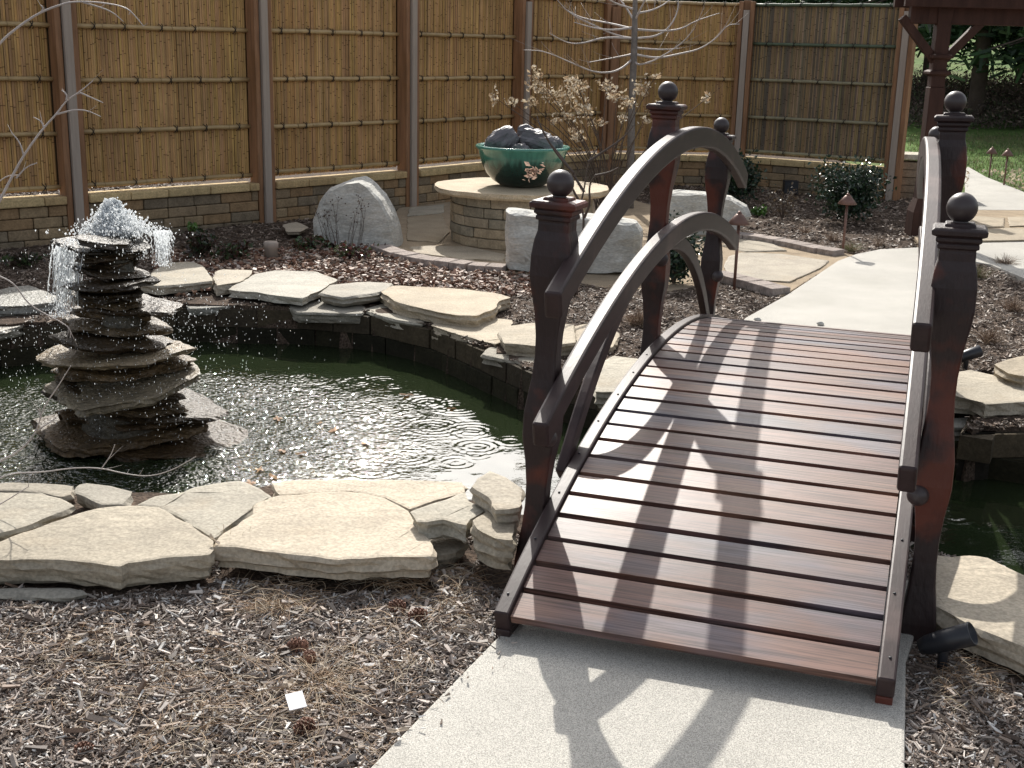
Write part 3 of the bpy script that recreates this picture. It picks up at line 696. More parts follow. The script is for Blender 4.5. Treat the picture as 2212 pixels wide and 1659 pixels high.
def arc_bar(name, m, w0, w1, r_out, r_in, cu, cz, u0, u1, n=48, shift=None, cut='radial', taper=0, bev=.006):
    """bar of rectangular section following an arc in the u-z plane"""
    mb = MB(); a0 = math.asin((u0-cu)/r_out); a1 = math.asin((u1-cu)/r_out); vs = []; fs_ = []
    for i in range(n+1):
        a = a0+(a1-a0)*i/n
        for r, w_ in ((r_out, w0), (r_out, w1), (r_in, w1), (r_in, w0)):
            u = cu+r*math.sin(a); z = cz+r*math.cos(a)
            ww = w_ + (shift(u, z) if shift else 0); vs.append((u, ww, z))
    for i in range(n):
        for k in range(4): fs_.append((i*4+k, i*4+(k+1) % 4, (i+1)*4+(k+1) % 4, (i+1)*4+k))
    fs_.append((0, 1, 2, 3)); fs_.append((n*4+3, n*4+2, n*4+1, n*4))
    mb.add(vs, fs_)
    o = mb.build(name, m, BR, bevel=bev)
    bm = bmesh.new(); bm.from_mesh(o.data); bmesh.ops.recalc_face_normals(bm, faces=bm.faces); bm.to_mesh(o.data); bm.free()
    return o
for w0, w1 in ((-.045, -.001), (W+.001, W+.045)):
    arc_bar('side_beam', MT['rail'], w0, w1, RD+.012, RD-.055, UAP, ZC, -.012, 2*UAP+.012, 60)
# feet under the ends
for u in (.0, 2*UAP):
    for wv in (-.022, W+.022):
        mb = MB(); mb.box((u+(.055 if u == 0 else -.055), wv, .056 if u == 0 else .04), (.1, .042, .03 if u == 0 else .07)); mb.build('foot_block', MT['bridge'], BR, bevel=.003)
for wv in (.24, .72):
    arc_bar('joist', MT['bridge'], wv-.02, wv+.02, RD-.028, RD-.075, UAP, ZC, .2, 2*UAP-.2, 40)
def sh_l(u, z): return (-.048+.0135*u)*max(0, min(1.2, (z-.3)/.9))
def sh_r(u, z): return (.010+.003*u+.007*u*u)*max(0, min(1.2, (z-.3)/.9))
def post(side, u, zball, zbase):
    w_ = W+.092 if side else -.092; sh = sh_l if side else sh_r
    b = Vector((u-.02, w_, zbase)); top = Vector((u, w_+sh(u, zball), zball-.052))
    ax_ = (top-b); Lh = ax_.length; Rm = ax_.to_track_quat('Z', 'Y').to_matrix()
    rot = Matrix.Rotation(0, 3, 'Z')
    # square section sawn profile measured down from the top of the shaft
    zt = Lh-.066
    pr = [(0, .052), (.01, .054), (.03, .0545), (.055, .062), (.10, .068), (.16, .068), (.20, .062), (.27, .048), (.34, .040), (.40, .0385), (.47, .043), (.53, .052), (.575, .058), (.60, .058), (.645, .058), (.67, .055), (.73, .045), (.80, .038), (.87, .037), (.94, .042), (1.0, .050), (1.05, .056), (1.2, .06)]
    prof = []
    for d, hw in reversed(pr):
        z = zt-d; hw *= .85
        if z > 0: prof.append((hw, z))
        elif not prof: pass
    prof = [(prof[0][0], 0)] + prof
    # Matrix mapping local z to post axis keeping square faces aligned with the bridge
    zx = ax_.normalized(); xx = Vector((1, 0, 0)); xx = (xx-zx*xx.dot(zx)).normalized(); yy = zx.cross(xx)
    Mx = Matrix((xx, yy, zx)).transposed()
    m = MB(); m.lathe(prof, 4, b, square=True, M=Mx)
    p = m.build('post', MT['bridge'], BR, bevel=.006)
    m = MB()
    m.lathe([(.042, zt-.012), (.045, zt-.008), (.045, zt+.0), (.052, zt+.003), (.052, zt+.013), (.049, zt+.015), (.057, zt+.021), (.057, zt+.030), (.054, zt+.032), (.068, zt+.038), (.069, zt+.050), (.062, zt+.056), (.038, zt+.0575), (.038, zt+.063), (.034, zt+.066)], 4, b, square=True, M=Mx)
    cpo = m.build('post_cap', MT['bridge'], p, bevel=.0025)
    m = MB(); m.sphere(top+zx*.038, .0395, 32, 20); m.lathe([(.022, -.004), (.018, .008)], 16, top, M=Mx)
    m.build('ball_finial', MT['ball'], p)
    return p
for side in (1, 0):
    post(side, .50, 1.25, -.02); post(side, 2.0, 1.465, -.75); post(side, 3.45, 1.26, -.1)
# handrails: two arcs and a tighter brace arch each side
arc_bar('handrail', MT['rail'], W-.004, W+.046, 5.026, 4.94, 2.08, -3.717, .255, 3.88, shift=sh_l, bev=.009)
arc_bar('lower_rail', MT['rail'], W-.003, W+.045, 4.939, 4.855, 2.06, -3.994, .235, 3.70, shift=sh_l, bev=.009)
arc_bar('handrail', MT['rail'], -.046, .004, 5.026, 4.94, 2.08, -3.717, .26, 3.88, shift=sh_r, bev=.009)
arc_bar('lower_rail', MT['rail'], -.045, .003, 4.939, 4.855, 2.06, -3.994, .24, 3.70, shift=sh_r, bev=.009)
for w0, w1, sh in ((W+.048, W+.082, sh_l), (-.082, -.048, sh_r)):
    arc_bar('arched_brace', MT['rail'], w0, w1, 1.74, 1.675, 1.95, -.855, .66, 3.24, shift=sh, bev=.006)
for (u, wv, z) in ((.445, W+.045, .49), (.445, -.05, .46), (1.94, W+.045, .80), (1.94, -.045, .80), (3.40, W+.05, .49), (3.40, -.05, .49)):
    m = MB(); m.sphere((u, wv, z), .030, 24, 16); m.tube([(u, wv, z), (u+.05, wv+(.02 if wv > 0 else -.02), z)], .014, 10); m.build('side_knob', MT['ball'], BR)
m = MB(); m.lathe([(.004, -.002), (.004, .0015)], 8); sc0 = None
for s_ in (-.023, W+.023):
    for u in np.arange(.06, 1.9, .23):
        sc_ = m.build('screw_head', MT['dark_plastic'], BR) if sc0 is None else sc0.copy()
        if sc0 is None: sc0 = sc_
        else: C.objects.link(sc_); sc_.parent = BR
        sc_.location = (u, s_+random.uniform(-.006, .006), zdeck(u)+.013)

# ------------------------------------------------------------------ fence
FP = [('far', -6.35, 7.75), ('A0', -5.0, 8.92), ('A', -3.62, 10.16), ('B', -2.35, 11.42), ('C', -1.16, 12.78), ('D', -.03, 14.3), ('K', 1.04, 15.45), ('E', 2.69, 15.48), ('F', 4.31, 14.43)]
FTOP = 2.14; CAPZ = .36
plabel = {'far': 'leftmost weathered fence post outside the picture edge', 'A0': 'fence post just beyond the left picture edge', 'A': 'tall cedar fence post behind the fountain with a grey face board',
          'B': 'cedar fence post left of the pale boulder', 'C': 'cedar fence post directly behind the pale boulder', 'D': 'cedar fence post rising behind the teal bowl', 'K': 'dark corner fence post behind the dried shrub',
          'E': 'cedar fence post beyond the small rear bridge ball', 'F': 'last fence post at the right end beside the pergola'}
blabel = {'far': 'leftmost bamboo fence panel outside the picture', 'A0': 'bamboo fence panel at the left picture edge behind the bare twigs', 'A': 'bamboo fence panel behind the fountain top', 'B': 'bamboo fence panel behind the pale boulder, left side',
          'C': 'bamboo fence panel between the boulder and the teal bowl', 'D': 'narrow bamboo fence panel behind the bowl and dried shrub', 'K': 'bamboo fence panel behind the bare sapling trunk', 'E': 'weathered greenish bamboo fence panel behind the evergreen holly'}
TIE = None
def bamboo_bay(key, a, b, grey):
    a = Vector((*a, 0)); b = Vector((*b, 0)); d = b-a; L = d.length; ang = math.atan2(d.y, d.x)
    root = thing('bamboo_fence_panel', blabel[key], 'fence panel', a, ang, 'bamboo fence panels')
    x0, x1 = .09, L-.09; mb = MB(); x = x0
    base = (.47, .29, .122) if not grey else (.31, .225, .125)
    while x < x1-.01:
        wd = random.uniform(.013, .024); k = random.uniform(.78, 1.15)
        c = (base[0]*k, base[1]*k*random.uniform(.93, 1.05), base[2]*k*random.uniform(.85, 1.15))
        if grey and random.random() < .35: c = (c[0]*.6, c[1]*.68, c[2]*.85)
        nz = [CAPZ+.03]
        z = CAPZ+.03+random.uniform(.05, .3)
        while z < FTOP-.03: nz.append(z); z += random.uniform(.2, .34)
        nz.append(FTOP); yo = random.uniform(-.004, .004)
        for i in range(len(nz)-1):
            z0, z1 = nz[i], nz[i+1]
            for zz0, zz1, cc, e in ((z0, z1-.007, c, 0), (z1-.007, z1, (c[0]*.4, c[1]*.36, c[2]*.35), .0015)):
                P = []
                for zq in (zz0, zz1):
                    for t in (0, .2, .5, .8, 1): P.append((x+wd*t, yo-math.sin(PI*t)*wd*.3-e*(0 < t < 1), zq))
                mb.add(P, [(j, j+1, j+6, j+5) for j in range(4)], cc, True)
        x += wd+random.uniform(.0, .0018)
    mb.box((L/2, .012, (CAPZ+FTOP)/2+.01), (L-.03, .012, FTOP-CAPZ-.06), (.07, .045, .022))  # added backing board behind the canes, keeps sunlight from leaking through
    mb.build('cane_screen', MT['bamboo'], root)
    zs = [2.12, 1.68, 1.26, .84, .43]
    ties = MB()
    for zr in zs:
        r = MB(); zr2 = zr+random.uniform(-.01, .01); n = 14
        cb = (.42, .30, .15) if not grey else (.30, .27, .17)
        if grey and zr > 1.5: cb = (.10, .13, .08)
        pts = [(x0-.01+(x1-x0+.02)*i/n, -.03-.004*random.random(), zr2+random.uniform(-.003, .003)) for i in range(n+1)]
        r.tube(pts, [.0185+random.uniform(-.001, .0012) for _ in pts], 10, vc(cb, .1))
        for i in range(1, 6):
            px = x0+(x1-x0)*(i+random.uniform(-.3, .3))/6
            r.tube([(px-.003, -.032, zr2), (px+.003, -.032, zr2)], .0215, 10, (cb[0]*.7, cb[1]*.65, cb[2]*.6))
        rr_ = r.build('bamboo_rail', MT['bpole'], root)
        for i in range(5):
            px = x0+(x1-x0)*(i+.5+random.uniform(-.22, .22))/5; s_ = .032
            global TIE
            if TIE is None:
                ties = MB()
                for q in (-1, 1): ties.tube([(-q*.016, -.022, -s_), (-q*.008, -.052, -s_*.5), (0, -.056, 0), (q*.008, -.052, s_*.5), (q*.016, -.022, s_)], .0032, 5)
                ties.tube([(-.004, -.055, 0), (-.02, -.06, -.03)], .0022, 4)
                TIE = o = ties.build('knotted_tie', MT['tie'], rr_)
            else: o = TIE.copy(); C.objects.link(o); o.parent = rr_
            o.location = (px, 0, zr2)
    # low wall below
    wl = thing('low_block_wall', blabel[key].replace('bamboo fence panel', 'low tan block wall under the bamboo panel').replace('weathered greenish low', 'low').replace('narrow low', 'short low'), 'low wall', a, ang, 'low block walls under the fence')
    if key == 'E': wl['label'] = 'low block wall with sunlit cap behind the evergreen holly'
    mb = MB()
    for cidx in range(4):
        z0 = -.06+cidx*.087; z1 = z0+.083; x = x0-.0-(.12 if cidx % 2 else 0)
        while x < x1:
            ln = random.uniform(.16, .34); xa, xb = max(x, x0), min(x+ln-.006, x1)
            if xb-xa > .03:
                c = vc(random.choice([(.27, .2, .125), (.32, .235, .14), (.22, .175, .12), (.3, .2, .11)]), .08)
                mb.box(((xa+xb)/2, -.055+random.uniform(-.006, .006), (z0+z1)/2), (xb-xa, .17, z1-z0), c)
            x += ln
    mb.build('wall_blocks', MT['block'], wl, bevel=.01)
    mb = MB(); x = x0
    while x < x1-.02:
        ln = min(random.uniform(.28, .42), x1-x); mb.box((x+ln/2-.002, -.06+random.uniform(-.003, .003), .325), (ln-.005, .225, .066), vc(random.choice([(.5, .38, .2), (.56, .42, .22), (.46, .33, .17)]), .06)); x += ln
    mb.build('wall_cap', MT['block'], wl, bevel=.01)
for i in range(len(FP)-1): bamboo_bay(FP[i][0], FP[i][1:], FP[i+1][1:], FP[i][0] == 'E')
def fence_post(i):
    k, x, y = FP[i]; a = FP[max(i-1, 0)]; b = FP[min(i+1, len(FP)-1)]; ang = math.atan2(b[2]-a[2], b[1]-a[1])
    t = thing('fence_post', plabel[k], 'post', (x, y, 0), ang, 'cedar fence posts')
    top = 2.16
    m = MB(); 
    for s_ in (-1, 1): m.box((s_*.066, -.075, top/2-.05), (.05, .13, top+.1)); 
    m.box((0, -.03, top/2-.05), (.082, .12, top+.12)); m.build('side_boards', MT['cedar'], t, bevel=.004)
    m = MB(); m.box((.003, -.142, top/2-.09), (.07, .045, top-.02)); m.build('face_board', MT['greywood'] if k != 'K' else MT['cedar'], t, bevel=.004)
for i in range(len(FP)): fence_post(i)

# wall stub and pergola at the gate
g = un(1990, 455, 0)
t = thing('stone_pillar', 'short block pillar with a pale cap at the end of the fence', 'pillar', (4.75, 14.62, 0), -.15)
m = MB()
for c_ in range(5):
    x = -.33
    while x < .33:
        ln = random.uniform(.16, .26); xb = min(x+ln, .33); m.box(((x+xb)/2, 0, .02+c_*.088), (xb-x-.006, .34, .083), vc((.27, .21, .15), .2)); x = xb
m.build('pillar_blocks', MT['block'], t, bevel=.008)
m = MB(); m.box((0, 0, .475), (.76, .42, .06), (.5, .46, .38)); m.build('pillar_cap', MT['block'], t, bevel=.01)

pb = un(1986, 508, 0)
t = thing('pergola', 'dark red brown wooden pergola post and beam at the right', 'pergola', pb, .0)
def rel(p): return p-pb
m = MB()
m.lathe([(.11, 0), (.11, .22), (.075, .34), (.07, .5), (.068, 1.33)], 4, square=True); m.lathe([(.062, 1.33), (.062, 1.9), (.066, 1.95), (.066, 2.6)], 4, square=True)
m.build('pergola_post', MT['pergola'], t, bevel=.006)
m = MB(); m.lathe([(.07, 1.43), (.095, 1.445), (.095, 1.465), (.07, 1.48)], 4, square=True); m.lathe([(.066, 1.57), (.1, 1.585), (.1, 1.605), (.066, 1.62)], 4, square=True); m.build('collar', MT['pergola'], t, bevel=.003)
m = MB(); m.box((1.55, 0, 1.97), (3.7, .09, .2)); m.build('beam', MT['pergola'], t, bevel=.01)
for yy in (.16, -.16): m = MB(); m.box((1.55, yy, 2.08), (3.9, .05, .14)); m.build('side_beam', MT['pergola'], t, bevel=.004)
for k in range(7): m = MB(); m.box((-.1+k*.55, .3, 2.2), (.05, 1.6, .12)); m.build('rafter', MT['pergola'], t, bevel=.004)
for s_ in (-1, 1):
    m = MB(); mt = Matrix.Rotation(s_*math.radians(42), 3, 'Y'); m.box((s_*.19, 0, 1.73), (.07, .07, .52), M=mt); m.build('knee_brace', MT['pergola'], t, bevel=.004)
m = MB(); m.lathe([(.068, 0), (.068, 2.6)], 4, (3.2, 0, 0), square=True); m.build('pergola_post', MT['pergola'], t, bevel=.006)

# ------------------------------------------------------------------ table, bowl, blocks
TC = un(1127, 404, .45); TC = Vector((TC.x, TC.y+.0, 0))
t = thing('round_stone_table', 'round tan stone plinth with an overhanging flat top in the patio', 'plinth', TC)
m = MB(); R0 = .60
for c_ in range(5):
    z0 = .0+c_*.082; nb = 15; off = random.uniform(0, 1); angs = sorted([(k+off+random.uniform(-.22, .22))*2*PI/nb for k in range(nb)])
    for k in range(nb):
        a0 = angs[k]+.005; a1 = (angs[(k+1) % nb]+(2*PI if k == nb-1 else 0))-.005; r = R0+random.uniform(-.008, .008)
        vs = []
        for z in (z0+.002, z0+.079):
            for a, rr in ((a0, r), ((a0+a1)/2, r), (a1, r), (a1, r-.15), (a0, r-.15)): vs.append((rr*math.cos(a), rr*math.sin(a), z))
        m.add(vs, [(4, 3, 2, 1, 0), (5, 6, 7, 8, 9), (0, 1, 6, 5), (1, 2, 7, 6), (2, 3, 8, 7), (3, 4, 9, 8), (4, 0, 5, 9)], vc(random.choice([(.30, .25, .18), (.25, .22, .165), (.35, .28, .19)]), .08))
m.build('table_blocks', MT['block'], t, bevel=.008)
pts = []
for k in range(26):
    a = 2*PI*k/26; r = .715+.03*math.sin(2*a+1)+random.uniform(-.018, .018); pts.append(Vector((TC.x+r*math.cos(a), TC.y+r*math.sin(a), 0)))
o = slab('table_top', None, None, .462, .052, (.5, .43, .32), world=pts, parent=t, step=.05, rough=.7); o.location -= TC

BZ = .463
t = thing('glazed_bowl', 'large teal glazed planter bowl on the round stone table', 'bowl', (TC.x, TC.y-.02, BZ))
m = MB(); prof_o = [(.145, 0), (.19, .012), (.25, .05), (.30, .105), (.335, .17), (.358, .24), (.372, .30), (.392, .312), (.397, .325), (.39, .335), (.372, .335)]
m.lathe(prof_o + [(.352, .30), (.32, .24), (.02, .22)], 64); m.build('bowl_body', MT['glaze'], t)
m = MB(); m.lathe([(.33, .235), (.325, .25), (.0, .252)], 32, col=(.05, .04, .03)); m.build('soil', MT['liner'], t)
def rock_mesh(name, mt, c, s, seed, parent=None, sq=2.6, rough=.12, n=28, mcount=18, rz=0, loc=None):
    mb = MB(); mb.sphere((0, 0, 0), 1, n, mcount)
    out = []
    for v in mb.v:
        v = Vector(v); k = (abs(v.x)**sq+abs(v.y)**sq+abs(v.z)**sq)**(-1/sq); v = v*k
        q = 1+rough*fbm(v*1.6+Vector((seed, 0, 0)), 5)
        # facet cuts
        v = v*q
        v = Vector((v.x*s[0], v.y*s[1], v.z*s[2])); v.rotate(Matrix.Rotation(rz, 3, 'Z')); out.append(tuple(v+Vector(c)))
    mb.v = out; mb.sm = [rough < .1]*len(mb.sm)
    return mb.build(name, mt, parent, loc=loc)
BWL = (TC.x, TC.y-.02, BZ)
for i, (x, y, z, sx, sy, sz, rz, lb) in enumerate([(-.17, 0, .36, .15, .11, .11, .5, 'long banded grey rock on the left in the teal bowl'), (.12, .02, .36, .16, .12, .10, -.5, 'largest banded grey rock on the right in the teal bowl'),
        (-.02, -.12, .30, .08, .07, .06, .2, 'small mottled rock at the front of the teal bowl'), (.25, .08, .33, .085, .07, .075, .1, 'grey rock at the right back of the teal bowl'), (.02, .06, .45, .07, .05, .05, .3, 'dark rock lying on top of the pile in the teal bowl')]):
    o = rock_mesh('bowl_rock', MT['bowlrock'], (0, 0, 0), (sx, sy, sz), i*7.3, sq=2.4, rough=.2, rz=rz); o.location = (BWL[0]+x, BWL[1]+y, BWL[2]+z)
    o.rotation_euler = (random.uniform(-.3, .3), .35 if x > .1 else (-.4 if x < -.1 else 0), 0)
    tag(o, lb, 'rock', 'rocks piled in the bowl')

# boulder and bench blocks: outline traced, real thickness, bulged and rough
def traced_rock(name, label, cat, outline, Y, depth, seed=0, col=None, topflat=0, bulge=.25, group=None, yslope=0):
    P = [aty(x, y, Y) for x, y in outline]; n = len(P)
    P = resample(P, .05); n = len(P); c = sum(P, Vector())/n; zmin = min(p.z for p in P)
    rings = [(-.5, .86), (-.42, .95), (-.2, 1.0), (.1, 1.0), (.35, .97), (.5, .86)]
    vs = []
    for t_, sc in rings:
        for p in P:
            q = Vector((c.x+(p.x-c.x)*sc, Y+depth*(t_+.5), zmin+(p.z-zmin)*(1-(1-sc)*topflat)))
            k = fbm(q*3+Vector((seed, 0, 0)), 5)*.035; q += Vector((random.uniform(-.004, .004), -k, k*.7)); vs.append(q)
    nr = len(rings); fs_ = [(r*n+i, r*n+(i+1) % n, (r+1)*n+(i+1) % n, (r+1)*n+i) for r in range(nr-1) for i in range(n)]
    bm = bmesh.new(); bv = [bm.verts.new(v) for v in vs]
    for f in fs_: bm.faces.new([bv[i] for i in f])
    f1 = bm.faces.new([bv[i] for i in range(n)]); f2 = bm.faces.new([bv[(nr-1)*n+i] for i in range(n)])
    # front cap with inner rings for relief
    r = bmesh.ops.inset_region(bm, faces=[f1], thickness=.06, depth=0)
    bmesh.ops.inset_region(bm, faces=[f1], thickness=.07, depth=0)
    bmesh.ops.triangulate(bm, faces=[f for f in bm.faces if len(f.verts) > 4])
    bmesh.ops.recalc_face_normals(bm, faces=bm.faces)
    bmesh.ops.subdivide_edges(bm, edges=[e for e in bm.edges if e.calc_length() > .09], cuts=1, use_grid_fill=False)
    bmesh.ops.triangulate(bm, faces=bm.faces)
    for v in bm.verts:
        k = fbm(v.co*6+Vector((seed, 5, 0)), 5)*.02
        if v.co.y < Y+depth*.3: v.co.y -= k
        v.co.z += abs(k)*.3
    off = Vector((c.x, Y+depth/2, zmin))
    for v in bm.verts: v.co -= off
    me = bpy.data.meshes.new(name); bm.to_mesh(me); bm.free(); me.materials.append(MT['rock'])
    o = bpy.data.objects.new(name, me); C.objects.link(o); o.location = off
    return tag(o, label, cat, group)
traced_rock('boulder', 'pale grey rounded boulder standing at the fence side of the bed', 'boulder', [(672, 512), (670, 480), (684, 440), (706, 412), (745, 396), (775, 394), (795, 404), (826, 436), (846, 470), (858, 505), (864, 536), (800, 540), (720, 530)], un(770, 534).y, .5, 3)
traced_rock('stone_bench_block', 'long squared pale stone block in front of the round table', 'stone block', [(1093, 582), (1091, 500), (1093, 462), (1110, 462), (1165, 466), (1240, 468), (1310, 474), (1380, 486), (1392, 500), (1390, 588), (1250, 592), (1160, 590)], un(1240, 592).y, .34, 11, topflat=.3)
traced_rock('stone_bench_block', 'long low pale stone block behind the rear left bridge post', 'stone block', [(1430, 500), (1436, 440), (1440, 418), (1512, 420), (1590, 430), (1618, 448), (1628, 470), (1612, 492), (1588, 506), (1500, 508)], un(1530, 508).y, .45, 23, topflat=.3)

# patio stones
def ps(label, pts, col=PALE, z=.012): return slab('patio_stone', label, pts, z, .03, col, group='flagstones laid in the patio', rough=.8)
ps('large cracked patio stone right of the path lamp', [(1562, 575), (1574, 553), (1600, 545), (1690, 548), (1792, 562), (1770, 580), (1706, 608), (1640, 604), (1572, 592)])
ps('sunlit thin patio stone strip in front of the plinth', [(885, 532), (930, 530), (1010, 532), (1090, 548), (1088, 562), (1000, 558), (900, 546)])
ps('shaded patio stone left of the plinth', [(880, 470), (955, 462), (972, 500), (950, 522), (878, 518)], TAN)
ps('patio stone between boulder and plinth near the fence bed', [(885, 448), (960, 440), (958, 458), (880, 466)], TAN)
ps('pale step stone lying by the fence post foot', [(610, 485), (640, 478), (668, 490), (650, 500), (618, 500)], PALE, .05)
ps('patio stone below the rear block', [(1560, 528), (1600, 512), (1668, 524), (1700, 540), (1610, 542)], TAN)
# flagstone crossing
for lb, pts in [('first crossing stone beside the right bridge posts', [(2085, 478), (2110, 466), (2170, 470), (2168, 488), (2100, 492)]), ('crossing stone at the right frame edge, farther row', [(2176, 468), (2300, 466), (2310, 484), (2180, 488)]),
                ('long crossing stone of the nearer row', [(2090, 496), (2180, 492), (2330, 498), (2330, 514), (2200, 518), (2095, 520)]), ('crossing stone below the pergola post', [(1992, 530), (2004, 508), (2080, 500), (2088, 522), (2050, 531)])]:
    ps(lb, pts, TAN, .03)
# paver edging
pv = None
def pavers(ptsA, w_, n, where):
    global pv
    A = [un(x, y) for x, y in ptsA]; L = [0]
    for i in range(len(A)-1): L.append(L[-1]+(A[i+1]-A[i]).length)
    for k in range(n):
        s0 = L[-1]*(k+.5)/n
        j = max(i for i in range(len(A)-1) if L[i] <= s0); t_ = (s0-L[j])/(L[j+1]-L[j]); p = A[j].lerp(A[j+1], t_); d = A[j+1]-A[j]
        m = MB(); ln = L[-1]/n-.006; m.box((0, 0, .02), (ln, w_, .06), vc((.33, .28, .25), .12)); o = m.build('edging_paver', MT['block'], bevel=.006)
        o.location = (p.x, p.y, -.005+random.uniform(-.003, .003)); o.rotation_euler = (0, 0, math.atan2(d.y, d.x)+random.uniform(-.02, .02))
        tag(o, where, 'paver', 'pavers edging the patio'); STONES.append([(q.x, q.y) for q in (p-Vector((.1, .1, 0)), p+Vector((.1, -.1, 0)), p+Vector((.1, .1, 0)), p+Vector((-.1, .1, 0)))])
pavers([(818, 540), (860, 556), (930, 570), (1010, 580), (1092, 586)], .16, 10, 'small grey tan paver in the curved edging left of the long stone block')
pavers([(1575, 512), (1640, 520), (1700, 530), (1760, 543), (1812, 552)], .16, 7, 'small grey tan paver in the upper edging beside the mulch bed with the holly')
pavers([(1545, 598), (1590, 610), (1640, 622), (1688, 636)], .16, 5, 'small grey tan paver in the lower edging at the lamp foot')

# ------------------------------------------------------------------ lamps
def lamp(label, x, y, ytop, group='path lamps'):
    b = un(x, y); d = math.hypot(b.y, H); hgt = (y-ytop)/F_PX*b.y*1.06
    t = thing('path_lamp', label, 'garden lamp', b, 0, group)
    m = MB(); m.lathe([(.011, -.05), (.011, hgt-.06)], 12); m.build('lamp_stem', MT['copper'], t)
    m = MB(); m.lathe([(.075, hgt-.075), (.078, hgt-.072), (.024, hgt-.006), (.02, hgt-.004)], 28); m.lathe([(.018, hgt-.004), (.014, hgt+.008), (.006, hgt+.016)], 16); m.build('lamp_shade', MT['copper'], t)
    return t
lamp('brown cone topped path lamp between the rear bridge post and the large patio stone', 1586, 622, 468)
lamp('brown cone topped path lamp casting a small shadow on the concrete path', 1820, 548, 428)
lamp('small path lamp on the lawn at the right, nearer one', 2168, 403, 330)
lamp('small path lamp on the lawn, the one farther left', 2136, 385, 325)
def spot(label, p, rz, tilt):
    t = thing('garden_spotlight', label, 'spotlight', p, rz, 'black garden spotlights')
    m = MB(); M_ = Matrix.Rotation(tilt, 3, 'Y'); m.lathe([(.02, -.07), (.026, -.05), (.03, 0), (.032, .075), (.029, .077), (.027, .06)], 20, (0, 0, .07), M=M_); m.build('spot_housing', MT['dark_plastic'], t)
    m = MB(); m.lathe([(.012, -.05), (.014, .04), (.01, .07)], 12); m.build('spot_stake', MT['dark_plastic'], t)
spot('black spotlight on a stake in the mulch right of the bridge', un(2085, 795), 0, math.radians(68))
spot('black spotlight lying near the foot of the nearest right bridge post', ung(2035, 1435), -.5, math.radians(60))
m = MB(); m.box((0, 0, .07), (.16, .12, .14)); m.box((0, 0, .146), (.17, .13, .012)); o = m.build('utility_box', MT['dark_plastic'], bevel=.006); o.location = un(1706, 418); tag(o, 'small black box against the low wall left of the holly', 'box')
m = MB(); m.lathe([(.05, 0), (.05, .085), (.056, .09), (.056, .125), (.046, .135)], 24); o = m.build('pipe_cap', MT['greywood']); o.location = un(586, 560); tag(o, 'pale grey round pipe cap in the bed behind the far rim', 'pipe cap')
c_ = ung(640, 1527, .012); m = MB(); m.box((0, 0, .008), (.042, .055, .003)); o = m.build('plant_tag', MT['white']); o.location = c_+Vector((0, 0, .01)); o.rotation_euler = (.25, -.1, .35); tag(o, 'blank white card lying on the mulch in the foreground', 'card')
m = MB(); m.sphere((0, 0, 0), .018, 14, 9, sc=(1.3, .8, .7)); 
m.v = [tuple(Vector(v)*(1+.3*fbm(Vector(v)*60, 3))) for v in m.v]
o = m.build('pebble', MT['rock']); o.location = un(1773, 699, .022); tag(o, 'small brown stone alone on the sunlit concrete path', 'pebble')
o2 = o.copy(); C.objects.link(o2); o2.location = un(1637, 690, .022); o2['label'] = 'small pale clump at the path edge just over the deck crest'

# ------------------------------------------------------------------ mulch chips, straw, litter
CHIPS_HARD = [[(p.x, p.y) for p in pl] for pl in (pond, path_near, path_far, patio, band, path_back)]
def rnd_in_view(n, ylo, yhi, xlo=-30, xhi=2240, hard=True, bias=1.0):
    """points on the ground inside a sighted strip, even per square metre"""
    a = un(xlo, ylo); b = un(xhi, ylo); c = un(xlo, yhi); d = un(xhi, yhi)
    X = rng.uniform(min(a.x, c.x), max(b.x, d.x), n*3); Y = rng.uniform(min(c.y, d.y), max(a.y, b.y), n*3)
    P = np.c_[X, Y]; q = (np.c_[P, np.zeros(len(P))]-EYE) @ M3.T
    px = 1106+q[:, 0]/q[:, 2]*F_PX; py = 829.5-q[:, 1]/q[:, 2]*F_PX
    k = (px > xlo) & (px < xhi) & (py > ylo) & (py < yhi)
    P = P[k]
    if hard:
        ok = np.ones(len(P), bool)
        for pl in CHIPS_HARD+STONES: ok &= ~pip(P, pl)
        P = P[ok]
    return P[:n]
